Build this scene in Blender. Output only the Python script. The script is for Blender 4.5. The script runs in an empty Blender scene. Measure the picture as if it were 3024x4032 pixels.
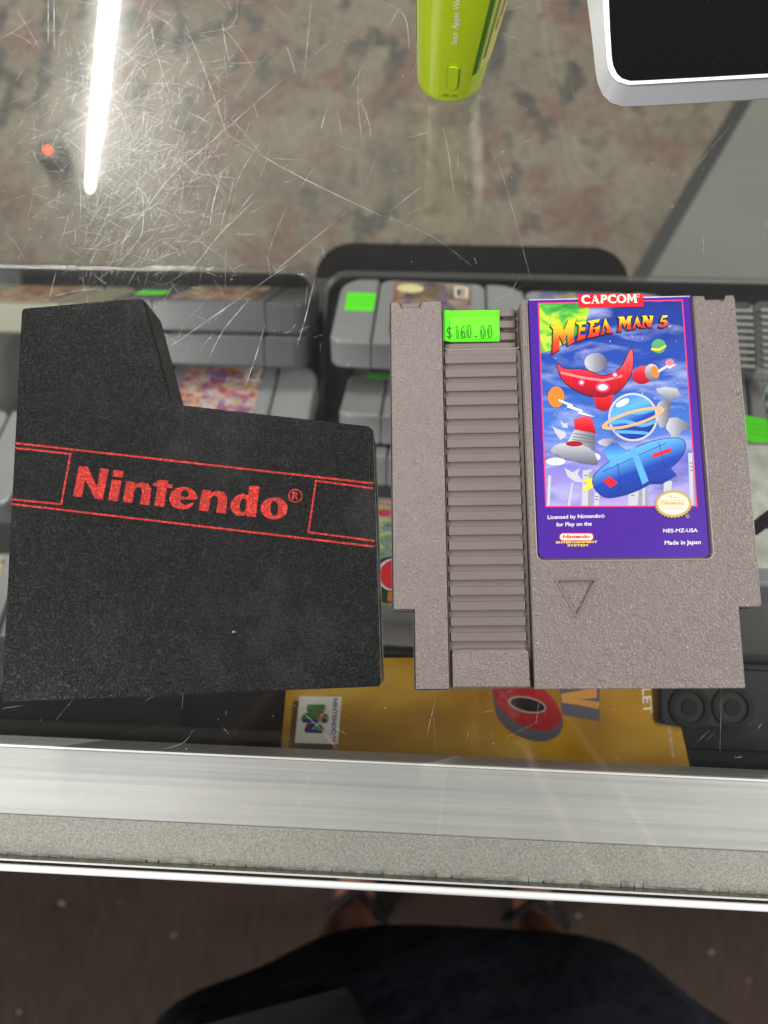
import bpy, bmesh, math, random
from mathutils import Vector, Matrix, Euler
random.seed(7)
S = 0.001                     # everything below is written in millimetres
sc = bpy.context.scene
C = sc.collection

# ------------------------------------------------------------------ camera, light, exposure
CAMH = 271.08
FPX = 3028.0
CM = Matrix(((0.9985651827236088, -0.03244944922157919, 0.04259822880568925),
             (0.03891665293793778, 0.9861812431842337, -0.16103431223098827),
             (-0.03678409950336967, 0.16246103790390937, 0.9860290772522434)))
cd = bpy.data.cameras.new('camera'); cam = bpy.data.objects.new('camera', cd); C.objects.link(cam)
cam.matrix_world = Matrix.Translation((0, 0, CAMH*S)) @ CM.to_4x4()
cd.sensor_fit = 'VERTICAL'; cd.sensor_height = 36; cd.sensor_width = 27; cd.lens = 36*FPX/4032
cd.clip_start = 0.005; cd.clip_end = 50
cd.dof.use_dof = True; cd.dof.focus_distance = 0.262; cd.dof.aperture_fstop = 27.0/3.2
sc.camera = cam
w = bpy.data.worlds.new('World'); sc.world = w; w.use_nodes = True
bg = w.node_tree.nodes['Background']; bg.inputs[0].default_value = (0.97, 0.97, 1.0, 1); bg.inputs[1].default_value = 0.13
def area(name, loc, target, sx, sy, power, col):
    l = bpy.data.lights.new(name, 'AREA'); l.shape = 'RECTANGLE'; l.size = sx*S; l.size_y = sy*S; l.energy = power; l.color = col
    o = bpy.data.objects.new(name, l); C.objects.link(o); o.location = Vector(loc)*S
    d = (Vector(target)-Vector(loc)).normalized()
    z = -d; y = Vector((0, 1, 0)); x = y.cross(z).normalized(); y = z.cross(x)
    o.matrix_world = Matrix.Translation(Vector(loc)*S) @ Matrix((x, y, z)).transposed().to_4x4()
    return o
tl = area('tube_and_fill_light', (-1105, 2500, 2000), (-1105, 2500, 0), 50, 2190, 118, (1, 0.985, 0.91)); tl.data.shape = 'ELLIPSE'  # the ceiling tube mirrored in the glass
area('tube_and_fill_light', (2050, 250, 2100), (100, 100, 0), 600, 1800, 82, (1, 0.97, 0.91))  # unseen soft lamp added on the right as fill
area('tube_and_fill_light', (-1500, -1100, 2000), (0, 50, 0), 400, 1500, 72, (1, 0.975, 0.95))  # unseen lamp added at the viewer's left to brighten front-facing sides
sc.view_settings.view_transform = 'Standard'; sc.view_settings.look = 'None'
sc.view_settings.exposure = 0; sc.view_settings.gamma = 1; sc.view_settings.use_curve_mapping = False
sc.cycles.max_bounces = 10; sc.cycles.transparent_max_bounces = 24; sc.cycles.transmission_bounces = 6
sc.cycles.caustics_reflective = False; sc.cycles.caustics_refractive = False
sc.cycles.use_denoising = True
sc.cycles.sample_clamp_indirect = 4

# ------------------------------------------------------------------ helpers
def P(u, v, z=0.0, k=0.0, y0=0.0):
    """point of the plane z + k*(y-y0) seen at photo pixel (u, v), in mm"""
    d = CM @ Vector(((u-1512)/FPX, -(v-2016)/FPX, -1.0))
    t = (z - k*y0 - CAMH)/(d.z - k*d.y)
    return Vector((d.x*t, d.y*t, CAMH + d.z*t))
def rootm(o):
    m = Matrix.Identity(4)
    while o is not None:
        m = o.matrix_basis @ m; o = o.parent
    return m
def tag(o, label=None, cat=None, group=None, kind=None):
    if label: o['label'] = label
    if cat: o['category'] = cat
    if group: o['group'] = group
    if kind: o['kind'] = kind
    return o
def empty(name, loc, rot=(0, 0, 0), label=None, cat=None, group=None):
    o = bpy.data.objects.new(name, None); C.objects.link(o); o.empty_display_size = .01
    o.location = Vector(loc)*S; o.rotation_euler = rot
    tag(o, label, cat, group)
    o.matrix_basis = Matrix.Translation(o.location) @ Euler(rot).to_matrix().to_4x4()
    return o
def mk(name, verts, faces, m, parent=None, world=True, smooth=False, attr=None, up=False):
    """verts in mm, in world space or in the parent's space"""
    me = bpy.data.meshes.new(name)
    vs = [Vector(v)*S for v in verts]
    if world and parent is not None:
        inv = rootm(parent).inverted(); vs = [inv @ v for v in vs]
    me.from_pydata([tuple(v) for v in vs], [], faces); me.validate(); me.update()
    if attr is not None:
        a = me.attributes.new('g', 'FLOAT', 'POINT')
        for i, x in enumerate(attr): a.data[i].value = x
    if up:
        n = sum((p.normal*p.area for p in me.polygons), Vector())
        if n.z < 0: me.flip_normals()
    for p in me.polygons: p.use_smooth = smooth
    for mm in (m if isinstance(m, (list, tuple)) else [m]): me.materials.append(mm)
    o = bpy.data.objects.new(name, me); C.objects.link(o)
    if parent is not None: o.parent = parent
    return o
def curve_mesh(contours, z0=0.0, z1=0.0, bevel=0.0, res=2):
    """fills closed 2D contours (holes by winding count) and extrudes them; units untouched"""
    cu = bpy.data.curves.new('c', 'CURVE'); cu.dimensions = '2D'; cu.fill_mode = 'BOTH'
    for c in contours:
        s = cu.splines.new('POLY'); s.points.add(len(c)-1)
        for i, p in enumerate(c): s.points[i].co = (p[0], p[1], 0, 1)
        s.use_cyclic_u = True
    h = (z1-z0)/2
    if h > 0:
        cu.extrude = h-bevel; cu.bevel_depth = bevel; cu.bevel_resolution = res; cu.offset = -bevel
    o = bpy.data.objects.new('c', cu); C.objects.link(o)
    dg = bpy.context.evaluated_depsgraph_get(); dg.update()
    me = bpy.data.meshes.new_from_object(o.evaluated_get(dg))
    vs = [(v.co.x, v.co.y, v.co.z + z0 + h) for v in me.vertices]; fs = [tuple(p.vertices) for p in me.polygons]
    bpy.data.objects.remove(o); bpy.data.curves.remove(cu); bpy.data.meshes.remove(me)
    return vs, fs
def join(*ms):
    V, F = [], []
    for v, f in ms:
        b = len(V); V += list(v); F += [tuple(i+b for i in q) for q in f]
    return V, F
def mapm(m, fn): return [fn(*v) for v in m[0]], m[1]
def rrect(x0, y0, x1, y1, r, n=5):
    if not isinstance(r, (list, tuple)): r = [r]*4     # order: x1y0, x1y1, x0y1, x0y0
    out = []
    for (cx, cy, a, q) in ((x1, y0, -90, r[0]), (x1, y1, 0, r[1]), (x0, y1, 90, r[2]), (x0, y0, 180, r[3])):
        sx = -1 if cx == x1 else 1; sy = 1 if cy == y0 else -1
        if q <= 0: out.append((cx, cy)); continue
        for i in range(n+1):
            t = math.radians(a + 90*i/n); out.append((cx + sx*q + q*math.cos(t), cy + sy*q + q*math.sin(t)))
    return out
def ell(cx, cy, rx, ry, n=28, rot=0.0):
    c, s = math.cos(rot), math.sin(rot)
    return [(cx + c*rx*math.cos(t) - s*ry*math.sin(t), cy + s*rx*math.cos(t) + c*ry*math.sin(t)) for t in (2*math.pi*i/n for i in range(n))]
def cr(pts, n=5, closed=True):
    out = []; N = len(pts)
    for i in range(N if closed else N-1):
        if closed: a, b, c, d = (pts[(i+j) % N] for j in (-1, 0, 1, 2))
        else: a, b, c, d = pts[max(i-1, 0)], pts[i], pts[i+1], pts[min(i+2, N-1)]
        for j in range(n):
            t = j/n
            out.append(tuple(.5*((2*b[k]) + (-a[k]+c[k])*t + (2*a[k]-5*b[k]+4*c[k]-d[k])*t*t + (-a[k]+3*b[k]-3*c[k]+d[k])*t**3) for k in range(len(b))))
    if not closed: out.append(tuple(pts[-1]))
    return out
def offs(poly, d):
    A = sum(poly[i][0]*poly[(i+1) % len(poly)][1]-poly[(i+1) % len(poly)][0]*poly[i][1] for i in range(len(poly)))
    sg = 1 if A > 0 else -1; out = []
    for i in range(len(poly)):
        p, q, r = Vector(poly[i-1][:2]), Vector(poly[i][:2]), Vector(poly[(i+1) % len(poly)][:2])
        e1 = (q-p).normalized(); e2 = (r-q).normalized()
        n1 = Vector((e1.y, -e1.x))*sg; n2 = Vector((e2.y, -e2.x))*sg
        n = n1+n2; n = n/max(n.length, .3); k = 1/max(n.dot(n1), .55)
        out.append(tuple(q + n*d*k))
    return out
def box(x0, y0, z0, x1, y1, z1):
    v = [(x, y, z) for z in (z0, z1) for y in (y0, y1) for x in (x0, x1)]
    return v, [(0, 2, 3, 1), (4, 5, 7, 6), (0, 1, 5, 4), (2, 6, 7, 3), (0, 4, 6, 2), (1, 3, 7, 5)]
def tube(pts, r, n=10, close=False):
    V, F = [], []; N = len(pts); pts = [Vector(p) for p in pts]
    for i, p in enumerate(pts):
        a = pts[(i-1) % N] if (close or i) else pts[0]; b = pts[(i+1) % N] if (close or i < N-1) else pts[-1]
        d = (b-a).normalized(); u = d.cross(Vector((0, 0, 1)));
        if u.length < 1e-3: u = Vector((1, 0, 0))
        u.normalize(); w_ = d.cross(u)
        for j in range(n):
            t = 2*math.pi*j/n; V.append(p + u*r*math.cos(t) + w_*r*math.sin(t))
    for i in range(N if close else N-1):
        for j in range(n):
            a = i*n+j; b = i*n+(j+1) % n; c = ((i+1) % N)*n+(j+1) % n; d = ((i+1) % N)*n+j
            F.append((a, b, c, d))
    if not close: F += [tuple(range(n)), tuple(range(N*n-1, N*n-n-1, -1))]
    return V, F
def bev(o, wd, seg=2, ang=35):
    b = o.modifiers.new('b', 'BEVEL'); b.width = wd*S; b.segments = seg; b.limit_method = 'ANGLE'; b.angle_limit = math.radians(ang); b.harden_normals = False
    return o
def crop(ox, oy, s, z, k=0, y0=0):
    return lambda u, v, dz=0.0: P(ox+u/s, oy+v/s, z, k, y0) + Vector((0, 0, dz))
def pr(name, contours, mapf, m, parent, dz=0.0, g=None):
    vs, fs = curve_mesh(contours)
    at = [g(v[0], v[1]) for v in vs] if g else None
    return mk(name, [mapf(v[0], v[1], dz) for v in vs], fs, m, parent, attr=at, up=True)
def text_mesh(s, bold=0.0, shear=0.0, spacing=1.0):
    cu = bpy.data.curves.new('t', 'FONT'); cu.body = s; cu.offset = bold; cu.shear = shear; cu.space_character = spacing; cu.resolution_u = 3
    o = bpy.data.objects.new('t', cu); C.objects.link(o)
    dg = bpy.context.evaluated_depsgraph_get(); dg.update()
    me = bpy.data.meshes.new_from_object(o.evaluated_get(dg))
    vs = [v.co.copy() for v in me.vertices]; fs = [tuple(p.vertices) for p in me.polygons]
    bpy.data.objects.remove(o); bpy.data.curves.remove(cu); bpy.data.meshes.remove(me)
    x0 = min(v.x for v in vs); x1 = max(v.x for v in vs); y0 = min(v.y for v in vs); y1 = max(v.y for v in vs)
    return [((v.x-x0)/(x1-x0), (v.y-y0)/(y1-y0)) for v in vs], fs
def text_on(s, a, b, h, bold=0.0, shear=0.0, spacing=1.0):
    """text filling the box whose bottom edge runs a->b (v down) and whose height is h"""
    vs, fs = text_mesh(s, bold, shear, spacing)
    d = Vector((b[0]-a[0], b[1]-a[1])); up = Vector((d.y, -d.x)).normalized()*h
    return [(a[0]+d.x*x+up.x*y, a[1]+d.y*x+up.y*y) for x, y in vs], fs
def tx(name, s, a, b, h, mapf, m, parent, dz=0.0, bold=0.0, shear=0.0, spacing=1.0):
    vs, fs = text_on(s, a, b, h, bold, shear, spacing)
    return mk(name, [mapf(v[0], v[1], dz) for v in vs], fs, m, parent, up=True)
def strip(a, b, wd):
    d = Vector((b[0]-a[0], b[1]-a[1])); n = Vector((-d.y, d.x)).normalized()*wd/2
    return [(a[0]+n.x, a[1]+n.y), (b[0]+n.x, b[1]+n.y), (b[0]-n.x, b[1]-n.y), (a[0]-n.x, a[1]-n.y)]

# ------------------------------------------------------------------ materials
def new_mat(name):
    m = bpy.data.materials.new(name); m.use_nodes = True; nt = m.node_tree; nt.nodes.clear()
    out = nt.nodes.new('ShaderNodeOutputMaterial')
    return m, nt, out
def N(nt, t, **kw):
    n = nt.nodes.new(t)
    for k, v in kw.items():
        if k.startswith('i_'):
            kk = k[2:]; n.inputs[int(kk) if kk.isdigit() else kk.replace('_', ' ')].default_value = v
        else: setattr(n, k, v)
    return n
def objco(nt, scale=(1, 1, 1), rot=(0, 0, 0)):
    tc = N(nt, 'ShaderNodeTexCoord'); mp = N(nt, 'ShaderNodeMapping'); mp.inputs['Scale'].default_value = scale; mp.inputs['Rotation'].default_value = rot
    nt.links.new(tc.outputs['Object'], mp.inputs[0]); return mp.outputs[0]
def noise(nt, vec, scale, detail=3, rough=.5, dist=0):
    n = N(nt, 'ShaderNodeTexNoise'); n.inputs['Scale'].default_value = scale; n.inputs['Detail'].default_value = detail
    n.inputs['Roughness'].default_value = rough; n.inputs['Distortion'].default_value = dist
    nt.links.new(vec, n.inputs['Vector']); return n.outputs['Fac']
def ramp(nt, fac, stops, interp='LINEAR'):
    r = N(nt, 'ShaderNodeValToRGB'); r.color_ramp.interpolation = interp
    e = r.color_ramp.elements
    while len(e) > 1: e.remove(e[0])
    e[0].position = stops[0][0]; e[0].color = (*stops[0][1], 1)
    for p, c in stops[1:]:
        x = e.new(p); x.color = (*c, 1)
    nt.links.new(fac, r.inputs[0]); return r.outputs[0]
def math_(nt, op, a, b=None):
    n = N(nt, 'ShaderNodeMath', operation=op)
    for i, x in enumerate((a, b)):
        if x is None: continue
        if isinstance(x, (int, float)): n.inputs[i].default_value = x
        else: nt.links.new(x, n.inputs[i])
    return n.outputs[0]
def mixc(nt, fac, a, b, blend='MIX'):
    n = N(nt, 'ShaderNodeMix', data_type='RGBA', blend_type=blend)
    for i, x in ((0, fac), (6, a), (7, b)):
        if isinstance(x, (int, float)): n.inputs[i].default_value = x
        elif isinstance(x, tuple): n.inputs[i].default_value = (*x, 1)
        else: nt.links.new(x, n.inputs[i])
    return n.outputs[2]
def bump(nt, h, dist, strength=1.0):
    b = N(nt, 'ShaderNodeBump'); b.inputs['Strength'].default_value = strength; b.inputs['Distance'].default_value = dist*S
    nt.links.new(h, b.inputs['Height']); return b.outputs[0]
def pbr(name, col, rough=.5, metal=0.0, spec=.5, var=0.0, vscale=60, bmp=None, coat=0.0, aniso=0.0, rvar=0.0):
    m, nt, out = new_mat(name); p = N(nt, 'ShaderNodeBsdfPrincipled'); nt.links.new(p.outputs[0], out.inputs[0])
    p.inputs['Base Color'].default_value = (*col, 1); p.inputs['Roughness'].default_value = rough
    p.inputs['Metallic'].default_value = metal; p.inputs['Specular IOR Level'].default_value = spec
    p.inputs['Coat Weight'].default_value = coat
    v = objco(nt)
    if var > 0:
        n = noise(nt, v, vscale, 4)
        nt.links.new(ramp(nt, n, [(.3, tuple(c*(1-var) for c in col)), (.7, tuple(min(1, c*(1+var)) for c in col))]), p.inputs['Base Color'])
    if rvar > 0:
        n = noise(nt, v, vscale*1.7, 4)
        nt.links.new(ramp(nt, n, [(.3, (max(0, rough-rvar),)*3), (.7, (min(1, rough+rvar),)*3)]), p.inputs['Roughness'])
    if bmp: nt.links.new(bump(nt, noise(nt, v, bmp[0], 3), bmp[1]), p.inputs['Normal'])
    return m
def grained(name, col, rough, scale, dist, smudge=.06):
    """pebbled moulded plastic: wormy grain with soft smudges"""
    m, nt, out = new_mat(name); p = N(nt, 'ShaderNodeBsdfPrincipled'); nt.links.new(p.outputs[0], out.inputs[0])
    v = objco(nt)
    n1 = noise(nt, v, scale, 2, .55, .15); n2 = noise(nt, v, scale*2.3, 2)
    h = math_(nt, 'ADD', math_(nt, 'ABSOLUTE', math_(nt, 'SUBTRACT', n1, .5)), math_(nt, 'MULTIPLY', n2, .22))
    nt.links.new(bump(nt, h, dist), p.inputs['Normal'])
    big = noise(nt, v, 45, 4); fine = noise(nt, v, scale*.8, 2)
    c = ramp(nt, big, [(.32, tuple(x*(1-smudge) for x in col)), (.62, col), (.8, tuple(min(1, x*(1+smudge)) for x in col))])
    # a few yellowish brown stains
    st = noise(nt, objco(nt, (1, .6, 1)), 38, 3)
    c = mixc(nt, ramp(nt, st, [(.69, (0, 0, 0)), (.78, (.42, .42, .42))]), c, (.20, .145, .085))
    c = mixc(nt, .10, c, ramp(nt, fine, [(.35, tuple(x*.72 for x in col)), (.65, tuple(min(1, x*1.25) for x in col))]))
    nt.links.new(c, p.inputs['Base Color'])
    nt.links.new(ramp(nt, n2, [(.35, (rough-.07,)*3), (.65, (rough+.1,)*3)]), p.inputs['Roughness'])
    return m
M_cart = grained('warm_grey_grained_plastic', (.186, .152, .147), .34, 640, .95)
M_smooth = pbr('warm_grey_smooth_plastic', (.168, .139, .135), .42, var=.05, vscale=40, bmp=(2500, .02))
M_edge = pbr('worn_grey_plastic_edge', (.31, .275, .26), .35)

def leather(name, base, red=None):
    m, nt, out = new_mat(name); p = N(nt, 'ShaderNodeBsdfPrincipled'); nt.links.new(p.outputs[0], out.inputs[0])
    a = noise(nt, objco(nt, (1.0, 2.6, 1)), 680, 1, .5, 0); b = noise(nt, objco(nt, (2.6, 1.0, 1)), 680, 1, .5, 0)
    sel = ramp(nt, noise(nt, objco(nt), 700, 1), [(.47, (0, 0, 0)), (.53, (1, 1, 1))])
    h = mixc(nt, sel, a, b)
    hh = ramp(nt, h, [(.38, (0, 0, 0)), (.60, (1, 1, 1))])
    nt.links.new(bump(nt, hh, .46), p.inputs['Normal'])
    v = objco(nt); big = noise(nt, v, 30, 4, .6)
    if red is None:
        c = mixc(nt, hh, tuple(x*.45 for x in base), tuple(x*1.25 for x in base))
        c = mixc(nt, ramp(nt, big, [(.56, (0, 0, 0)), (.74, (.30, .30, .30))]), c, (.055, .052, .055))
        dust = noise(nt, v, 1900, 1); c = mixc(nt, ramp(nt, dust, [(.74, (0, 0, 0)), (.80, (.5, .5, .5))]), c, (.16, .16, .17))
    else:
        c = mixc(nt, hh, tuple(x*.55 for x in red), red)
        wear = noise(nt, v, 1400, 2)
        c = mixc(nt, ramp(nt, wear, [(.64, (0, 0, 0)), (.74, (.8, .8, .8))]), c, base)
    nt.links.new(c, p.inputs['Base Color'])
    nt.links.new(ramp(nt, big, [(.35, (.36,)*3), (.7, (.5,)*3)]), p.inputs['Roughness'])
    p.inputs['Specular IOR Level'].default_value = .34
    return m
M_sleeve = leather('black_grained_vinyl', (.0085, .0085, .0095))
M_sred = leather('red_print_on_vinyl', (.02, .018, .018), (.62, .045, .035))
M_sside = pbr('black_smooth_plastic', (.02, .02, .02), .34, rvar=.1, vscale=200)
M_swear = pbr('scuffed_black_plastic', (.11, .1, .085), .6, var=.6, vscale=300)

def ink(name, col, rough=.28, var=.03): return pbr(name, col, rough, var=var, vscale=90, coat=.25)
I_purple = ink('purple_ink', (.065, .018, .30))
I_pink = ink('pink_ink', (.72, .05, .16)); I_red = ink('red_ink', (.80, .018, .03)); I_cream = ink('cream_ink', (.93, .85, .70))
I_white = ink('white_ink', (.86, .85, .88)); I_black = ink('black_ink', (.012, .01, .014)); I_gold = ink('gold_ink', (.52, .38, .13))
I_ivory = ink('ivory_ink', (.86, .80, .64)); I_navy = ink('navy_ink', (.02, .035, .25)); I_blue = ink('blue_ink', (.02, .11, .55))
I_lblue = ink('light_blue_ink', (.10, .38, .80)); I_dred = ink('dark_red_ink', (.36, .01, .02)); I_orange = ink('orange_ink', (.88, .22, .03))
I_yellow = ink('yellow_ink', (.92, .68, .05)); I_grey = ink('grey_ink', (.30, .31, .38)); I_lgrey = ink('light_grey_ink', (.52, .53, .62)); I_dgrey = ink('dark_grey_ink', (.10, .10, .13))
I_lyellow = ink('pale_yellow_ink', (.85, .78, .38)); I_green = ink('green_ink', (.03, .30, .05)); I_olive = ink('olive_ink', (.16, .2, .05))
def grad_ink(name, stops):
    m, nt, out = new_mat(name); p = N(nt, 'ShaderNodeBsdfPrincipled'); nt.links.new(p.outputs[0], out.inputs[0])
    a = N(nt, 'ShaderNodeAttribute', attribute_name='g')
    nt.links.new(ramp(nt, a.outputs['Fac'], stops), p.inputs['Base Color']); p.inputs['Roughness'].default_value = .28; p.inputs['Coat Weight'].default_value = .25
    return m
I_title = grad_ink('yellow_to_red_ink', [(0, (.95, .72, .03)), (.3, (.93, .50, .02)), (.62, (.88, .10, .03)), (1, (.66, .01, .02))])
I_bluegrad = grad_ink('blue_gradient_ink', [(0, (.02, .09, .5)), (.35, (.12, .42, .85)), (.6, (.015, .06, .42)), (1, (.01, .025, .22))])
I_redgrad = grad_ink('red_gradient_ink', [(0, (.80, .10, .12)), (.45, (.66, .015, .03)), (1, (.25, .005, .015))])
I_metal = grad_ink('grey_gradient_ink', [(0, (.55, .56, .64)), (.5, (.28, .29, .36)), (1, (.10, .10, .14))])
def sky_ink():
    m, nt, out = new_mat('painted_sky_ink'); p = N(nt, 'ShaderNodeBsdfPrincipled'); nt.links.new(p.outputs[0], out.inputs[0])
    a = N(nt, 'ShaderNodeAttribute', attribute_name='g')
    base = ramp(nt, a.outputs['Fac'], [(0, (.015, .035, .25)), (.3, (.02, .07, .40)), (.62, (.05, .16, .58)), (.82, (.22, .20, .62)), (1, (.42, .33, .72))])
    wv = noise(nt, objco(nt, (1, 3.2, 1), (0, 0, math.radians(28))), 48, 4, .55, .5)
    c = mixc(nt, ramp(nt, wv, [(.48, (0, 0, 0)), (.70, (.75, .75, .75))]), base, (.42, .48, .80))
    wv2 = noise(nt, objco(nt, (1, 2.6, 1), (0, 0, math.radians(33))), 60, 4, .5, .4)
    c = mixc(nt, ramp(nt, wv2, [(.52, (0, 0, 0)), (.72, (.6, .6, .6))]), c, (.01, .03, .24))
    nt.links.new(c, p.inputs['Base Color']); p.inputs['Roughness'].default_value = .28; p.inputs['Coat Weight'].default_value = .25
    return m
def planet_ink():
    m, nt, out = new_mat('painted_green_ink'); p = N(nt, 'ShaderNodeBsdfPrincipled'); nt.links.new(p.outputs[0], out.inputs[0])
    n = noise(nt, objco(nt, (1, 1.6, 1), (0, 0, .6)), 110, 4, .6, .5)
    c = ramp(nt, n, [(.32, (.02, .22, .05)), (.48, (.10, .48, .06)), (.58, (.55, .70, .03)), (.7, (.30, .62, .22))])
    nt.links.new(c, p.inputs['Base Color']); p.inputs['Roughness'].default_value = .28
    return m
I_sky = sky_ink(); I_planet = planet_ink()
def patch_ink(name, cols, scale):
    """small unreadable game label art: soft patches of several inks"""
    m, nt, out = new_mat(name); p = N(nt, 'ShaderNodeBsdfPrincipled'); nt.links.new(p.outputs[0], out.inputs[0])
    v = objco(nt, (1, 1.5, 1)); vo = N(nt, 'ShaderNodeTexVoronoi', distance='MANHATTAN'); vo.inputs['Scale'].default_value = scale*2.2; nt.links.new(v, vo.inputs['Vector'])
    sp = N(nt, 'ShaderNodeSeparateColor'); nt.links.new(vo.outputs['Color'], sp.inputs[0])
    st = [(i/len(cols), c) for i, c in enumerate(cols)]
    st2 = [(.30 + .42*i/len(cols), c) for i, c in enumerate(cols[::-1])]
    nt.links.new(mixc(nt, .45, ramp(nt, sp.outputs[0], st, 'CONSTANT'), ramp(nt, noise(nt, v, scale, 4, .6), st2)), p.inputs['Base Color']); p.inputs['Roughness'].default_value = .3
    return m

def glass_mat():
    m, nt, out = new_mat('counter_glass')
    geo = N(nt, 'ShaderNodeNewGeometry')
    ior = math_(nt, 'ADD', 1.52, math_(nt, 'MULTIPLY', geo.outputs['Backfacing'], 1/1.52-1.52))
    fr = N(nt, 'ShaderNodeFresnel'); nt.links.new(ior, fr.inputs[0])
    tr = N(nt, 'ShaderNodeBsdfTransparent'); tr.inputs[0].default_value = (.972, .975, .965, 1)
    gl = N(nt, 'ShaderNodeBsdfGlossy'); gl.inputs[1].default_value = .0
    mx = N(nt, 'ShaderNodeMixShader'); nt.links.new(fr.outputs[0], mx.inputs[0]); nt.links.new(tr.outputs[0], mx.inputs[1]); nt.links.new(gl.outputs[0], mx.inputs[2])
    v = objco(nt)
    # worn, greasy patches, strengthened as a halo round the tube reflection; faint dust
    sm = noise(nt, v, 9, 5, .62, .6); fine = noise(nt, v, 260, 3)
    g2 = N(nt, 'ShaderNodeBsdfGlossy'); g2.inputs[1].default_value = .24
    wp = P(560, 620, 0)*S
    mp = N(nt, 'ShaderNodeMapping', vector_type='TEXTURE'); mp.inputs['Location'].default_value = (wp.x, wp.y-.3, 1.0); mp.inputs['Scale'].default_value = (.055, .085, .2)
    tc = N(nt, 'ShaderNodeTexCoord'); nt.links.new(tc.outputs['Object'], mp.inputs[0])
    gr = N(nt, 'ShaderNodeTexGradient', gradient_type='SPHERICAL'); nt.links.new(mp.outputs[0], gr.inputs[0])
    worn = math_(nt, 'ADD', math_(nt, 'MULTIPLY', gr.outputs['Fac'], 1.7), .10)
    fine = math_(nt, 'MULTIPLY', fine, worn)
    f2 = math_(nt, 'MULTIPLY', ramp(nt, sm, [(.40, (.15,)*3), (.66, (1,)*3)]), math_(nt, 'MULTIPLY', fine, .022))
    mx2 = N(nt, 'ShaderNodeMixShader'); nt.links.new(f2, mx2.inputs[0]); nt.links.new(mx.outputs[0], mx2.inputs[1]); nt.links.new(g2.outputs[0], mx2.inputs[2])
    g3 = N(nt, 'ShaderNodeBsdfGlossy'); g3.inputs[1].default_value = .085
    mx4 = N(nt, 'ShaderNodeMixShader'); mx4.inputs[0].default_value = .0035; nt.links.new(mx2.outputs[0], mx4.inputs[1]); nt.links.new(g3.outputs[0], mx4.inputs[2]); mx2 = mx4
    df = N(nt, 'ShaderNodeBsdfDiffuse'); df.inputs[0].default_value = (.75, .76, .74, 1)
    f3 = math_(nt, 'MULTIPLY', ramp(nt, noise(nt, v, 17, 6, .7), [(.42, (.05,)*3), (.72, (1,)*3)]), .006)
    mx3 = N(nt, 'ShaderNodeMixShader'); nt.links.new(f3, mx3.inputs[0]); nt.links.new(mx2.outputs[0], mx3.inputs[1]); nt.links.new(df.outputs[0], mx3.inputs[2])
    nt.links.new(mx3.outputs[0], out.inputs[0]); return m
def clear_mat(name, tint, body, spec=1.0, rough=.06):
    m, nt, out = new_mat(name)
    lw = N(nt, 'ShaderNodeLayerWeight'); lw.inputs[0].default_value = .35
    tr = N(nt, 'ShaderNodeBsdfTransparent'); tr.inputs[0].default_value = (*tint, 1)
    gl = N(nt, 'ShaderNodeBsdfGlossy'); gl.inputs[1].default_value = rough
    mx = N(nt, 'ShaderNodeMixShader'); nt.links.new(math_(nt, 'MULTIPLY', lw.outputs['Fresnel'], spec), mx.inputs[0]); nt.links.new(tr.outputs[0], mx.inputs[1]); nt.links.new(gl.outputs[0], mx.inputs[2])
    df = N(nt, 'ShaderNodeBsdfDiffuse'); df.inputs[0].default_value = (.9, .9, .88, 1)
    mx2 = N(nt, 'ShaderNodeMixShader'); mx2.inputs[0].default_value = body; nt.links.new(mx.outputs[0], mx2.inputs[1]); nt.links.new(df.outputs[0], mx2.inputs[2])
    nt.links.new(mx2.outputs[0], out.inputs[0]); return m
M_glass = glass_mat()
M_clear = clear_mat('clear_tray_plastic', (.975, .98, .975), .06)
M_scr = clear_mat('scratch_in_glass', (.95, .95, .95), .62, 1.0, .2)

def brushed():
    m, nt, out = new_mat('brushed_aluminium'); p = N(nt, 'ShaderNodeBsdfPrincipled'); nt.links.new(p.outputs[0], out.inputs[0])
    n = noise(nt, objco(nt, (.012, 1, 1)), 420, 4, .7); n2 = noise(nt, objco(nt, (.006, 1, 1)), 90, 3, .6); n3 = noise(nt, objco(nt), 14, 3)
    c = mixc(nt, .5, ramp(nt, n, [(.3, (.27, .28, .29)), (.7, (.56, .56, .56))]), ramp(nt, n2, [(.35, (.32, .33, .35)), (.65, (.54, .54, .53))]))
    c = mixc(nt, .14, c, ramp(nt, n3, [(.35, (.36, .36, .36)), (.65, (.66, .66, .64))]))
    nt.links.new(c, p.inputs['Base Color']); p.inputs['Metallic'].default_value = .35; p.inputs['Roughness'].default_value = .55
    return m
def tape():
    m, nt, out = new_mat('grey_foam_tape'); p = N(nt, 'ShaderNodeBsdfPrincipled'); nt.links.new(p.outputs[0], out.inputs[0])
    v = objco(nt); n = noise(nt, v, 1500, 3, .6); b = noise(nt, v, 22, 4, .6)
    c = mixc(nt, .7, ramp(nt, b, [(.3, (.27, .268, .245)), (.7, (.35, .345, .315))]), ramp(nt, n, [(.35, (.19, .19, .175)), (.65, (.44, .435, .40))]))
    nt.links.new(c, p.inputs['Base Color']); p.inputs['Roughness'].default_value = .75
    nt.links.new(bump(nt, n, .2), p.inputs['Normal']); return m
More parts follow.
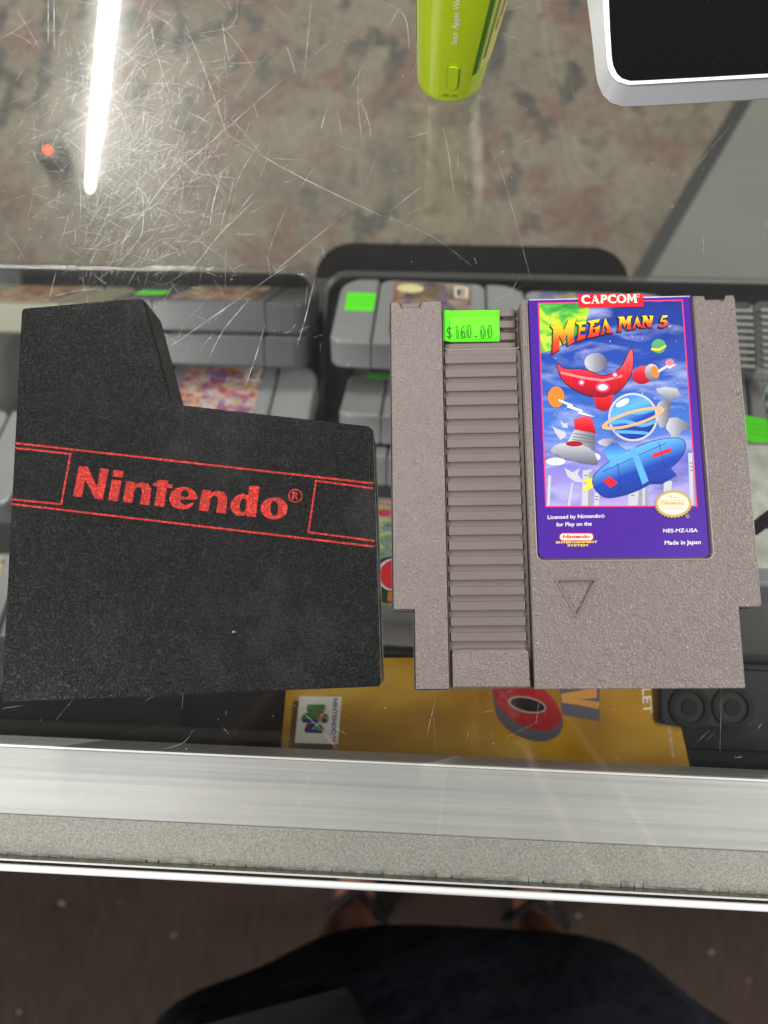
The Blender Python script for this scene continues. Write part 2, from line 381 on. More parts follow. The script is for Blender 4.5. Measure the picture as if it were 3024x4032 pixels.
def mottled():
    m, nt, out = new_mat('mottled_stone_vinyl'); p = N(nt, 'ShaderNodeBsdfPrincipled'); nt.links.new(p.outputs[0], out.inputs[0])
    v = objco(nt)
    base = ramp(nt, noise(nt, v, 9, 6, .65), [(.32, (.10, .080, .058)), (.5, (.16, .136, .10)), (.68, (.21, .182, .138))])
    rust = noise(nt, v, 11, 5, .7)
    c = mixc(nt, ramp(nt, rust, [(.51, (0, 0, 0)), (.60, (.85, .85, .85))]), base, (.13, .050, .034))
    dk = noise(nt, objco(nt, (1.15, .8, 1)), 27, 3, .55); area_ = noise(nt, v, 2.6, 2)
    f = math_(nt, 'MULTIPLY', ramp(nt, dk, [(.535, (0, 0, 0)), (.60, (1, 1, 1))]), ramp(nt, area_, [(.38, (.12,)*3), (.55, (1,)*3)]))
    c = mixc(nt, f, c, (.014, .014, .015))
    fine = noise(nt, v, 90, 4, .7); c = mixc(nt, .35, c, ramp(nt, fine, [(.35, (.09, .08, .065)), (.65, (.24, .22, .18))]))
    nt.links.new(c, p.inputs['Base Color']); p.inputs['Roughness'].default_value = .6; return m
def carpet():
    m, nt, out = new_mat('brown_carpet'); p = N(nt, 'ShaderNodeBsdfPrincipled'); nt.links.new(p.outputs[0], out.inputs[0])
    v = objco(nt)
    c = mixc(nt, .5, ramp(nt, noise(nt, v, 4, 5, .6), [(.3, (.026, .013, .010)), (.7, (.062, .038, .027))]), ramp(nt, noise(nt, objco(nt, (1, .12, 1)), 160, 3), [(.3, (.018, .012, .009)), (.7, (.06, .04, .027))]))
    sp = noise(nt, v, 55, 1); c = mixc(nt, ramp(nt, sp, [(.76, (0, 0, 0)), (.79, (.7, .7, .7))]), c, (.35, .27, .18))
    nt.links.new(c, p.inputs['Base Color']); p.inputs['Roughness'].default_value = .95; return m
M_alu = brushed(); M_tape = tape(); M_floorv = mottled(); M_carpet = carpet()
M_chrome = pbr('polished_aluminium_lip', (.88, .89, .90), .3, .15)
M_grit = pbr('gritty_dark_gap', (.045, .042, .03), .8, var=.8, vscale=500, bmp=(900, .4))
M_black = pbr('black_lacquered_board', (.007, .008, .009), .26, rvar=.08, vscale=8)
M_shelf = pbr('dark_grey_shelf', (.018, .019, .02), .4, var=.2, vscale=10)
M_panel = pbr('grey_painted_panel', (.17, .175, .16), .6, var=.08, vscale=6)
M_dkstrip = pbr('dark_rubber_strip', (.035, .036, .036), .6)
M_n64 = pbr('grey_cartridge_plastic', (.27, .272, .285), .3, var=.04, vscale=50)
M_n64_shaded = pbr('shaded_grey_cartridge_plastic', (.085, .088, .098), .26, var=.05, vscale=50)  # cartridge grey darkened to paint the left column as less lit
M_n64o = pbr('olive_gold_cartridge_plastic', (.25, .235, .17), .38, var=.04, vscale=50)
M_seam = pbr('dark_seam', (.02, .02, .022), .7)
M_green = pbr('fluorescent_green_paper', (.12, .92, .012), .55, var=.03, vscale=60)
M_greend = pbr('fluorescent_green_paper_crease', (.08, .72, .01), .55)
M_gold = pbr('gold_foil_card', (.6, .3, .01), .34, .35)
_nt = M_gold.node_tree; _p = [n for n in _nt.nodes if n.type == 'BSDF_PRINCIPLED'][0]
_nt.links.new(ramp(_nt, noise(_nt, objco(_nt, (1, 1.5, 1)), 13, 3, .55, .3), [(.30, (.30, .135, .006)), (.5, (.60, .31, .010)), (.68, (.80, .50, .07))]), _p.inputs['Base Color'])
M_golddk = pbr('embossed_gold_shade', (.36, .20, .02), .34, .45)
M_pad = pbr('greenish_grey_plastic', (.018, .023, .020), .5, var=.1, spec=.2)
M_paddk = pbr('dark_recess', (.008, .010, .009), .6, spec=.2)
M_wht = pbr('white_glossy_plastic', (.80, .80, .86), .18, coat=.4, var=.02)
M_whtrim = pbr('ivory_screen_gasket', (.86, .82, .80), .35)
M_screen = pbr('black_screen_glass', (.003, .003, .004), .06, coat=.5)
M_speck = pbr('grey_dust', (.30, .31, .33), .8)
M_lime = pbr('metallic_lime_shell', (.56, .74, .012), .24, .0, coat=.5, var=.03)
M_limeb = pbr('lime_button', (.55, .74, .01), .4)
M_dgreen = pbr('dark_green_groove', (.07, .20, .01), .25, 0)
M_paleg = pbr('pale_lime_panel', (.66, .70, .16), .3, coat=.4)
M_skin = pbr('skin', (.42, .19, .12), .5, var=.08, vscale=30)
M_shirt = pbr('navy_cotton', (.008, .009, .024), .9, var=.25, vscale=40, bmp=(17, 9))
M_shorts = pbr('black_cotton', (.008, .008, .009), .9, bmp=(600, .4))
M_sandal = pbr('black_rubber', (.012, .012, .013), .7)
M_hair = pbr('dark_brown_hair', (.02, .012, .008), .6)
def led():
    m, nt, out = new_mat('lit_red_led'); e = N(nt, 'ShaderNodeEmission'); e.inputs[0].default_value = (1, .05, .01, 1); e.inputs[1].default_value = 9; nt.links.new(e.outputs[0], out.inputs[0]); return m

# ------------------------------------------------------------------ the setting
tag(mk('floor', *box(-2500, -2500, -1003, 2500, 2500, -1000), M_carpet), kind='structure')
# ------------------------------------------------------------------ the glass display case
case = empty('display_case', (0, 300, -1000), label='aluminium framed glass display counter with scratched top and dark shelf inside', cat='display case')
FE = -79.2
def cb(name, b, m, parent=case, bv=0.4):
    o = mk(name, *b, m, parent)
    if bv: bev(o, bv)
    return o
cb('glass_top', box(-900, FE, -6, 900, 1500, 0), M_glass, bv=0)
fr_ = cb('front_rail', join(box(-900, -66, -34, 900, -43.3, -6.6)), M_alu, bv=.5)
mk('rail_highlight_edge', *box(-900, -43.28, -9, 900, -42.6, -6.3), M_chrome, fr_)
cb('mounting_tape', box(-900, -79.0, -30, 900, -66.02, -6.5), M_tape, bv=.3)
# uneven pale glue squeezed along the tape edge, then the gritty gap, then the bright lip
g = []
x = -260
while x < 260:
    wd = random.uniform(.6, 5); g.append(box(x, FE-.05, -6.35, x+wd, FE+random.choice([.3, .6, 1.1, 1.6])*random.uniform(.6, 1.3), -6.2)); x += wd*random.uniform(1.0, 1.15)
mk('glue_line', *join(*g), pbr('dried_pale_glue', (.30, .30, .26), .5, var=.4, vscale=300), case)
cb('gritty_gap', box(-900, -81.0, -9, 900, FE-.04, -5.2), M_grit, bv=0)
mk('glass_edge_line', *tube([(-900, FE-.5, -2.2), (900, FE-.5, -2.2)], .32, 8), M_chrome, case, smooth=True)
mk('front_lip', *tube([(-900, -82.6, -3.6), (900, -82.6, -3.6)], 1.25, 12), M_chrome, case, smooth=True)
cb('front_panel', box(-900, -83.4, -995, 900, -66.1, -34.1), M_black, bv=0)
SH = P(1500, 1095, -240).y
cb('shelf', box(-900, -60, -246, 900, SH, -240), M_shelf, bv=1.5)
cb('side_panel', box(885, -60, -995, 900, 1500, -10), M_panel, bv=0)
cb('side_panel', box(-900, -60, -995, -885, 1500, -10), M_panel, bv=0)
# bottom of the case: mottled vinyl, a dark strip and a grey board
a, b = P(2520, 1075, -600), P(2925, 385, -600)
dirv = (b-a).normalized(); a2 = a - dirv*500; b2 = b + dirv*1500
cb('vinyl_bottom', ([Vector((-885, -60, -600)), Vector((a2.x, a2.y, -600)), Vector((b2.x, b2.y, -600)), Vector((-885, 2200, -600))], [(0, 1, 2, 3)]), M_floorv, bv=0)
nn = Vector((dirv.y, -dirv.x, 0))*11
mk('rubber_strip', [a2-nn*.5+Vector((0, 0, 2)), a2+nn+Vector((0, 0, 2)), b2+nn+Vector((0, 0, 2)), b2-nn*.5+Vector((0, 0, 2))], [(0, 1, 2, 3)], M_dkstrip, case)
mk('grey_board', [a2+Vector((0, 0, 1)), Vector((1800, -60, -599)), Vector((2200, 2200, -599)), b2+Vector((0, 0, 1))], [(0, 1, 2, 3)], M_panel, case)
# black riser block that the booklet lies on
RZ = -72.0
RB = P(1500, 2575, RZ).y
ri = bev(mk('riser_block', *box(-880, -42, -239.5, 880, RB, RZ), M_black), 1.0)
tag(ri, 'long black glossy riser block behind the aluminium rail, under the gold booklet', 'display riser')

# ---- wear on the glass: scratches
def scratches():
    V, F = [], []
    def ribbon(pts, wd, z):
        b = len(V); n = len(pts)
        for i, p in enumerate(pts):
            a_ = pts[max(i-1, 0)]; c_ = pts[min(i+1, n-1)]; d = Vector((c_[0]-a_[0], c_[1]-a_[1]));
            d = d.normalized() if d.length > 0 else Vector((1, 0)); t = wd*.5*(.25+.75*math.sin(math.pi*(i+.4)/(n-.2)))*random.choice([.25, .6, 1, 1.3])
            V.append((p[0]-d.y*t, p[1]+d.x*t, z)); V.append((p[0]+d.y*t, p[1]-d.x*t, z))
        for i in range(n-1): F.append((b+2*i, b+2*i+1, b+2*i+3, b+2*i+2))
    zc = [0.02]
    def sc_px(pts, wd):
        zc[0] += .00006
        q = [P(u, v, 0) for u, v in cr(pts, 11 if len(pts) > 3 or abs(pts[0][1]-pts[-1][1]) > 120 else 5, False)]
        ribbon([(p.x+random.gauss(0, .03), p.y+random.gauss(0, .03)) for p in q], wd, zc[0])
    traced = [
     ([(1120, 305), (830, 560), (660, 710), (450, 1000)], .34), ([(1370, 830), (1080, 1070)], .28), ([(1130, 1045), (720, 1330), (670, 1365)], .42),
     ([(720, 1370), (560, 1240)], .2), ([(980, 1180), (880, 1300), (815, 1425)], .32), ([(1045, 1275), (1005, 1410), (955, 1550)], .3),
     ([(1240, 1095), (1200, 1260), (1170, 1360)], .3), ([(730, 100), (790, 240), (860, 430), (895, 540)], .3), ([(580, 30), (620, 220), (680, 400)], .2),
     ([(895, 530), (1150, 680), (1500, 850)], .24), ([(875, 670), (840, 800), (828, 885)], .42), ([(1025, 555), (960, 660), (925, 740)], .3),
     ([(1005, 750), (900, 880), (850, 940)], .3), ([(190, 0), (190, 170)], .34), ([(212, 0), (214, 195)], .34), ([(875, 80), (888, 180), (910, 265)], .36),
     ([(935, 0), (930, 70), (900, 110), (855, 130)], .26), ([(1225, 0), (1215, 120), (1195, 320)], .26), ([(1415, 250), (1410, 400), (1428, 580)], .26),
     ([(1420, 400), (1452, 480), (1460, 545)], .26), ([(1130, 185), (1165, 290)], .3), ([(1030, 245), (900, 250)], .16), ([(1288, 425), (1265, 505)], .3),
     ([(390, 640), (480, 700), (575, 770), (600, 880)], .24), ([(420, 380), (480, 450), (505, 540)], .26), ([(520, 690), (560, 770), (562, 900), (540, 950), (450, 1060)], .34),
     ([(870, 820), (700, 880), (540, 920)], .18), ([(1000, 790), (860, 930), (760, 1050), (650, 1120)], .26), ([(1135, 800), (1060, 990), (1070, 1100)], .12),
     ([(60, 30), (110, 110), (160, 200)], .2), ([(0, 155), (60, 120), (150, 60)], .2), ([(150, 245), (240, 310), (370, 330)], .24), ([(225, 510), (330, 600)], .2),
     ([(700, 470), (610, 500), (590, 640), (700, 770)], .12), ([(1500, 0), (1590, 60), (1610, 170), (1612, 200)], .3), ([(1745, 500), (1765, 600), (1790, 780)], .26),
     ([(1870, 500), (1960, 640), (2020, 830), (2080, 1060), (2100, 1100)], .18), ([(1512, 850), (1700, 930), (1860, 1050)], .18), ([(2240, 50), (2250, 300), (2275, 520)], .1),
     ([(1985, 40), (2040, 30), (2080, 25)], .24), ([(1990, 190), (2050, 220), (2060, 215)], .22), ([(2880, 490), (2820, 560), (2740, 660)], .2),
     ([(2770, 920), (2770, 1000)], .2), ([(3020, 870), (3000, 950)], .2), ([(60, 3000), (380, 2950)], .12), ([(400, 3005), (330, 3110), (290, 3170)], .22),
     ([(1230, 3015), (1180, 3160), (1070, 3400)], .2), ([(1755, 3030), (1735, 3200), (1712, 3440)], .22), ([(780, 3325), (790, 3345), (785, 3410)], .14),
     ([(1140, 2760), (1250, 2860), (1370, 3000)], .22), ([(1990, 2905), (2060, 2870), (2120, 2840)], .2), ([(2380, 3040), (2300, 3100), (2210, 3190)], .14),
     ([(760, 2875), (720, 2925), (640, 2950)], .22), ([(10, 2790), (100, 2775)], .2), ([(355, 2945), (440, 2965)], .24), ([(2715, 2950), (2800, 2870)], .12),
     ([(1700, 2760), (1725, 3020)], .08), ([(2840, 2700), (2835, 2960)], .14), ([(2890, 2985), (2930, 2978)], .2)]
    for p, wd in traced: sc_px(p, wd*(.50 if p[0][0] < 1480 and p[0][1] < 2000 else .3))
    for i in range(820):                       # hairlines crowded round the worn patch, denser to follow the tube's glare
        cx = random.gauss(560, 210); cy = random.gauss(560, 330)
        if cx < 0 or cy < -20 or cy > 1650 or cx > 1480: continue
        a_ = random.choice([random.gauss(-40, 16), random.gauss(-75, 14), random.gauss(15, 22), random.uniform(-90, 90)])
        L = abs(random.gauss(0, 42))+14; t = math.radians(a_); c, s = math.cos(t), math.sin(t); k = random.gauss(0, .045)
        pts = [(cx-c*L, cy-s*L), (cx-s*L*k, cy+c*L*k), (cx+c*L, cy+s*L)]
        sc_px(pts, random.uniform(.025, .10))
    for i in range(130):                       # sparse ones everywhere
        cx = random.uniform(0, 3024); cy = random.uniform(0, 2950)
        L = abs(random.gauss(0, 34))+8; t = math.radians(random.choice([random.gauss(-75, 15), random.gauss(-35, 20), random.uniform(-90, 90)])); c, s = math.cos(t), math.sin(t)
        sc_px([(cx-c*L, cy-s*L), (cx+c*L*.1, cy+s*L*.12), (cx+c*L, cy+s*L)], random.uniform(.025, .09))
    for i in range(900):                       # pits and dust specks
        if i < 650: cx = random.gauss(520, 180); cy = random.gauss(700, 300)
        else: cx = random.uniform(0, 3024); cy = random.uniform(0, 3000)
        if cy > 1600 and i < 650: continue
        p = P(cx, cy, 0); r = random.uniform(.05, .16) if random.random() < .9 else random.uniform(.2, .34); zc[0] += .00002
        b = len(V)
        if r > .19:
            for j in range(10):
                t = 2*math.pi*j/10
                V.append((p.x+r*math.cos(t), p.y+r*math.sin(t), zc[0])); V.append((p.x+(r-.07)*math.cos(t), p.y+(r-.07)*math.sin(t), zc[0]))
            for j in range(10): k_ = (j+1) % 10; F.append((b+2*j, b+2*k_, b+2*k_+1, b+2*j+1))
        else:
            for j in range(6): t = 2*math.pi*j/6; V.append((p.x+r*math.cos(t), p.y+r*math.sin(t), zc[0]))
            F.append(tuple(range(b, b+6)))
    return V, F
tag(mk('surface_scratch', *scratches(), M_scr, case), kind='stuff')

# ------------------------------------------------------------------ clear trays on the shelf
def tray(name, x0, y0, x1, y1, z0, z1, label):
    t = 1.4
    V = join(curve_mesh([rrect(x0, y0, x1, y1, 14, 8), rrect(x0+t, y0+t, x1-t, y1-t, 12.6, 8)], z0, z1, .3, 1),
             curve_mesh([rrect(x0, y0, x1, y1, 14, 8)], z0, z0+1.5, .3, 1))
    o = mk(name, *V, M_clear)
    rim = mk('rim', *tube([(p[0], p[1], z1) for p in rrect(x0-.5, y0-.5, x1+.5, y1+.5, 14.5, 8)], 2.2, 10, True), M_clear, o, smooth=True)
    return tag(o, label, 'plastic tray', 'clear plastic trays under the glass')
TZ = -205
l1 = P(1238, 1075, TZ); l2 = P(1275, 1075, TZ)
tray('plastic_tray', -640, RB+4, l1.x, l1.y, -238, TZ, 'clear plastic tray under the left half of the glass, holding grey cartridges')
r1 = P(3100, 1090, TZ)
tray('plastic_tray', l2.x+3, RB+4, r1.x+120, l1.y-1, -238, TZ, 'clear plastic tray under the right half, beneath the warm grey cartridge')
# black rounded sheet under the right tray, its far edge showing beyond
b0 = P(1245, 1045, -250); b1 = P(2475, 1072, -250)
bar = mk('dark_sheet', *curve_mesh([rrect(b0.x, b1.y-200, b1.x, b0.y+18, 26, 8)], -256, -249, 1, 1), pbr('black_sheet_surface', (.006, .005, .0055), .6, spec=.15))
tag(bar, 'black sheet with rounded corners under the right clear tray, its far edge showing', 'mat')

# ------------------------------------------------------------------ grey game cartridges inside the case
def cartridge(u_right, v_edge, z, theta, label, mat=M_n64, art=None, lcol=None, sticker=None, seal=False, rating=False, width=116.0, yaw=0.0, letters=None):
    e = P(u_right, v_edge, z)
    o = empty('game_cartridge', (e.x-width/2, e.y, e.z), (math.radians(theta), 0, math.radians(yaw)), label, 'game cartridge', 'grey game cartridges in the display case')
    H = 75.0; T = 19.0; hw = width/2
    sx = 58*.58
    def side(x0, x1, r):
        return mapm(curve_mesh([rrect(x0, 0, x1, H, r, 6)], -T, 0, 2.2, 3), lambda x, y, z_: (x, y, z_))
    mk('centre_shell', *side(-sx+.35, sx-.35, [0, 7, 7, 0]), mat, o, world=False)
    mk('side_grip', *side(-hw, -sx-.35, [0, 2, 16, 7]), mat, o, world=False)
    mk('side_grip', *side(sx+.35, hw, [7, 16, 2, 0]), mat, o, world=False)
    mk('seam_core', *box(-sx-3, 3, -T+1.5, sx+3, H-3, -1.2), M_seam, o, world=False)
    if art is not None:
        lb = mk('label', *curve_mesh([rrect(-24.5, 8, 24.5, 72, 3, 4)], -.2, .25), art, o, world=False)
        if seal: mk('seal', *mapm(curve_mesh([ell(-14, 64, 8.5, 5.4)]), lambda x, y, z_: (x, y, .34)), I_lyellow, lb, world=False)
        if rating:
            mk('rating_box', *mapm(curve_mesh([rrect(14, 55, 22.5, 69, .6, 2)]), lambda x, y, z_: (x, y, .34)), I_ivory, lb, world=False)
            vs, fs = text_mesh('E', .03)
            mk('rating_letter', [(15.5+5.6*x, 57+9*y, .42) for x, y in vs], fs, I_black, lb, world=False)
        if letters:
            vs, fs = text_mesh(letters, .04)
            mk('lettering', [(-22+40*x, 24+13*y, .42) for x, y in vs], fs, lcol or I_orange, lb, world=False)
    if sticker:
        for (x0, y0, x1, y1, kind) in sticker:
            if kind == 'face': q = [(x0, y0, .2), (x1, y0, .2), (x1, y1, .2), (x0, y1, .2)]
            else: q = [(x0, -.15, y0), (x1, -.15, y0), (x1, -.15, y1), (x0, -.15, y1)]
            st = mk('price_sticker', q, [(0, 1, 2, 3)], M_green, o, world=False)
            if kind == 'face':
                V = []
                for k in range(3):
                    yy = y0 + (y1-y0)*(.32+.18*k)
                    V.append(([(x0+2, yy, .26), (x1-2, yy, .26), (x1-2, yy+.7, .26), (x0+2, yy+.7, .26)], [(0, 1, 2, 3)]))
                mk('faded_print', *join(*V), M_greend, st, world=False)
    return o
A1 = patch_ink('label_art_brown', [(.05, .03, .02), (.35, .12, .08), (.55, .42, .25), (.06, .05, .05), (.6, .5, .3)], 60)
A2 = patch_ink('label_art_tan', [(.03, .02, .02), (.42, .30, .20), (.32, .22, .15), (.05, .06, .2), (.30, .05, .04)], 40)
A3 = patch_ink('label_art_blue', [(.02, .03, .08), (.03, .09, .35), (.5, .4, .1), (.03, .1, .4)], 45)
A4 = patch_ink('label_art_purple', [(.5, .45, .4), (.4, .02, .03), (.6, .5, .45), (.10, .05, .3), (.55, .4, .1)], 70)
A5 = patch_ink('label_art_garden', [(.65, .1, .35), (.15, .5, .06), (.55, .65, .2), (.55, .6, .65), (.03, .2, .12), (.04, .12, .3)], 55)
A6 = patch_ink('label_art_teal', [(.02, .12, .13), (.5, .5, .42), (.03, .22, .2), (.03, .04, .05)], 60)
cartridge(395, 1198, -150, -57, 'olive cartridge with a red and cream label at the left edge, above the black sleeve', M_n64o, A1)
cartridge(1205, 1192, -150, -58, 'shade-darkened grey cartridge with brown label strip, furthest one right of the sleeve top', M_n64_shaded, A1, sticker=[(-52, 22, -34, 40, 'face')])
cartridge(1200, 1328, -155, -60, 'shade-darkened grey cartridge with blue label strip, showing in the notch of the black sleeve', M_n64_shaded, A3)
cartridge(1200, 1740, -150, -34, 'grey cartridge with white rating letter and purple label edge, just above the sleeve band', M_n64, A4, rating=True)
cartridge(2090, 1368, -150, -36, 'light grey cartridge with square green sticker and yellow oval seal on a tan label', M_n64, A2, sticker=[(-53, 34, -35, 56, 'face')], seal=True, rating=True, yaw=-1.5)
cartridge(2140, 1650, -150, -52, 'grey cartridge with green sticker on its top edge between sleeve and warm grey cartridge', M_n64, A3, sticker=[(-46, 60, -20, 70, 'face')])
cartridge(2170, 1812, -150, -60, 'grey cartridge end in the gap beside the right edge of the sleeve', M_n64, A2)
cartridge(2745, 1398, -150, -38, 'light grey cartridge with blue label, peeking out above the purple picture label', M_n64, A3)
D1 = cartridge(2220, 2472, -52, -36, 'grey cartridge with pink and green label in the gap above the gold booklet', M_n64, A5, yaw=-1)
cartridge(3700, 1905, -118, -24, 'grey cartridge with slanted green sticker at the right edge of the photo', M_n64, A6, sticker=[(-37, 17, -16, 35, 'face')], yaw=-9)
cartridge(3695, 2330, -62, -20, 'pale grey cartridge with white label and black letter A at the right edge', M_n64, pbr('white_label_card', (.52, .54, .48), .4, var=.25, vscale=90), yaw=0, letters='A', lcol=I_black)
cartridge(30, 1990, -150, -28, 'grey cartridge with teal label at the left edge beside the sleeve band', M_n64, A6, rating=True)
cartridge(110, 2700, -118, -22, 'light grey cartridge at the left edge beside the lower half of the sleeve', M_n64, A1)
_lb = [o for o in D1.children if o.name.startswith('label')][0]
for nm, c_, z_, m_ in (('disc_shadow', [ell(-14.5, 25, 8.6, 10.6)], .30, I_black), ('disc_rim', [ell(-13.6, 25, 7.6, 9.4)], .36, I_white), ('red_disc', [ell(-13.2, 25, 6.8, 8.6)], .42, I_red), ('pink_flower', [ell(-20, 63, 3.6, 2.6), ell(-15, 61, 3.2, 2.4)], .36, I_pink), ('dark_strip', [rrect(-19, 9, 20, 15.5, .5, 2)], .31, ink('deep_green_ink', (.01, .06, .03)))):
    mk(nm, *mapm(curve_mesh(c_), lambda x, y, z, z_=z_: (x, y, z_)), m_, _lb, world=False)
vs, fs = text_mesh('NE', .06)
mk('orange_lettering', [(-15.5+14*x, 9.8+5.2*y, .42) for x, y in vs], fs, I_orange, _lb, world=False)
# ribbed clear blocks at the far right
for i, (u0, u1) in enumerate(((2800, 2975), (2985, 3190))):
    p0 = P(u0, 1470, -112); p1 = P(u1, 1185, -112)
    o = mk('ribbed_clip', *curve_mesh([rrect(p0.x, p0.y, p1.x, p1.y, 4, 4)], -125, -113, 1, 1), M_clear)
    n_ = 9
    R_ = [mapm(curve_mesh([rrect(p0.x+2, 0, p1.x-2, 1.7, .7, 2)], -112.8, -110.6, .3, 1), lambda x, y, z_, k=k: (x, y+p0.y+3+k*(p1.y-p0.y-6)/n_, z_)) for k in range(n_)]
    mk('rib', *join(*R_), pbr('translucent_grey_rib', (.42, .44, .42), .25), o)
    tag(o, ['clear ribbed plastic clip just right of the warm grey cartridge, nearer its edge', 'clear ribbed plastic clip cut by the right edge of the photo'][i], 'plastic clip', 'ribbed clear clips')
# grey block with two round recesses on the riser, right of the booklet
q0 = P(2590, 2850, RZ+.2); q1 = P(2950, 2715, RZ+.2)
blk = mk('accessory_block', *curve_mesh([rrect(q0.x, q0.y, q1.x, q1.y+8, 3, 3)], RZ+.1, RZ+5, .5, 1), M_pad)
for u in (2715, 2885):
    c0 = P(u, 2785, RZ+5)
    rr = mk('round_recess', *curve_mesh([ell(c0.x, c0.y, 8.6, 8.6, 32), ell(c0.x, c0.y, 6.2, 6.2, 32)], RZ+4.9, RZ+5.9, .3, 1), M_paddk, blk)
    mk('recess_centre', *curve_mesh([ell(c0.x, c0.y, 3.4, 3.4, 24)], RZ+4.9, RZ+5.5, .3, 1), M_paddk, rr)
tag(blk, 'dark greenish grey block with two round recesses beside the gold booklet', 'accessory')

# ------------------------------------------------------------------ gold instruction booklet
BZ = RZ+1.6
tl_, tr_, br_, bl_ = P(1137, 2590, BZ), P(2620, 2590, BZ), P(2722, 3046, BZ), P(1103, 2994, BZ)
c0 = (tl_+br_)/2
book = empty('instruction_booklet', (c0.x, c0.y, RZ), (0, 0, 0), 'gold booklet lying sideways with a white logo square and a big red letter O', 'booklet')
bk = mk('cover', *mapm(curve_mesh([[tuple(p.xy) for p in (bl_, br_, tr_, tl_)]], RZ+.05, BZ), lambda x, y, z_: (x, y, z_)), M_gold, book)
CB = crop(1900, 2700, 1.843, BZ); CL = crop(1100, 2700, 5.53, BZ)
I_shadow = ink('brown_print_shade', (.10, .052, .012), .35)
pr('logo_backing', [[(300, 330), (440, 330), (335, 1240), (1180, 1260), (1140, 1400), (200, 1370)]], CL, I_shadow, bk, .05)
card = pr('logo_square', [[(440, 228), (1360, 245), (1275, 1275), (335, 1240)]], CL, ink('white_card', (.8, .8, .74)), bk, .10)
IG, IB, IR, IY = ink('logo_green', (.04, .22, .04)), ink('logo_blue', (.03, .03, .22)), ink('logo_red', (.5, .03, .02)), ink('logo_yellow', (.55, .30, .05))
def multi(name, polys, mapf, m, parent, dz): pr(name, polys, mapf, m, parent, dz)
multi('logo_green_faces', [[(625, 405), (1000, 408), (955, 540), (740, 625), (905, 640), (850, 715), (470, 715), (520, 620), (640, 570), (720, 500), (590, 490)], [(932, 640), (990, 600), (1060, 630), (1030, 708), (932, 680)], [(892, 820), (945, 900), (925, 955), (712, 935)]], CL, IG, card, .15)
multi('logo_blue_faces', [[(592, 494), (715, 504), (640, 567), (610, 555)], [(472, 718), (848, 718), (848, 805), (510, 805)], [(928, 684), (1030, 712), (1045, 810), (915, 810)], [(702, 812), (850, 808), (700, 940), (928, 965), (940, 1035), (570, 1025), (545, 940)]], CL, IB, card, .18)
multi('logo_red_faces', [[(740, 628), (958, 540), (983, 578), (905, 634)], [(615, 808), (698, 812), (575, 915), (570, 870)]], CL, IR, card, .21)
multi('logo_yellow_faces', [[(1002, 410), (1018, 480), (987, 572), (958, 538)], [(852, 716), (907, 642), (925, 720), (890, 803), (852, 790)], [(1062, 632), (1085, 720), (1047, 808), (1032, 710)], [(950, 902), (985, 950), (947, 1033), (927, 958)]], CL, IY, card, .24)
tx('logo_name', 'NINTENDO', (1172, 275), (1128, 1062), 100, CL, IB, card, .15, bold=.03)
tx('logo_number', '64', (1168, 1092), (1160, 1218), 80, CL, IR, card, .15, bold=.03)
pr('letter_side', [cr([(75, 40), (110, 230), (230, 350), (400, 405), (520, 380), (578, 310), (575, 220), (480, 60), (300, -40), (120, -30)], 6)], CB, I_dgrey, bk, .06)
red_o = pr('red_letter', [cr([(85, -10), (95, 110), (190, 230), (330, 305), (470, 322), (560, 270), (560, 170), (470, 50), (330, -40), (180, -60)], 6), ell(322, 138, 142, 58, 30, .2)], CB, ink('deep_red_ink', (.38, .015, .02)), bk, .12)
pr('letter_rim', [ell(322, 138, 142, 58, 30, .2), ell(326, 138, 126, 46, 30, .2)], CB, ink('silver_ink', (.33, .32, .30)), bk, .15)
pr('letter_hole', [ell(326, 138, 126, 46, 30, .2)], CB, I_black, bk, .13)
pr('next_letter_side', [[(560, 20), (850, 20), (852, 260), (575, 210)]], CB, I_dgrey, bk, .07)
pr('next_letter', [[(568, 60), (830, 10), (828, 88), (700, 100), (850, 118), (842, 170), (700, 140), (575, 122)]], CB, ink('faded_orange_ink', (.62, .28, .06)), bk, .16)
M_silv = ink('pale_gold_ink', (.86, .82, .66))
tx('cover_word', 'BOOKLET', (1128, -330), (1168, 205), 66, CB, M_silv, bk, .08, bold=.015)
tx('cover_code', 'NUS-NBCE-USA', (1342, 296), (1372, 520), 22, CB, M_silv, bk, .08)
tx('trade_mark', 'TM', (838, 285), (842, 318), 18, CB, I_dgrey, bk, .08)
# ------------------------------------------------------------------ black cartridge sleeve
SZ = 20.0
CS = crop(0, 1700, 1.0635, SZ)
out_px = [(84, 1224), (92, 1213), (548, 1172), (564, 1180), (666, 1560), (676, 1582), (700, 1592), (1452, 1677), (1467, 1692), (1499, 2690), (1490, 2703), (14, 2762), (5, 2752)]
out3 = [P(u, v, SZ) for u, v in out_px]
O2 = [tuple(p.xy) for p in out3]
sl = empty('cartridge_sleeve', (P(750, 2100, SZ).x, P(750, 2100, SZ).y, 0), label='black leather grained plastic sleeve with a notch and a red lettered band', cat='cartridge sleeve')
front = mk('front_face', *curve_mesh([O2], SZ-2.2, SZ, .55, 3), M_sleeve, sl)
inn = offs(O2, -2.0)
wall = O2[11:] + O2[:11]            # from bottom left round the top to bottom right
wi = inn[11:] + inn[:11]
ring = wall + wi[::-1]
sh_ = mk('side_wall', *curve_mesh([offs(O2, .15), inn], 2.0, SZ-2.25, .1, 1), M_sside, sl)
mk('back_face', *curve_mesh([O2], .2, 1.95, .4, 2), M_sleeve, sl)
e0 = P(1475, 1760, SZ-2.3); e1 = P(1508, 2690, SZ-2.3)
mk('worn_seam', *tube([Vector((e0.x+.4, e0.y, SZ-2.3)), Vector((e1.x+.3, e1.y, SZ-2.3))], .22, 6), M_swear, sh_)
def line(a, b, w_=8): return strip(a, b, w_)
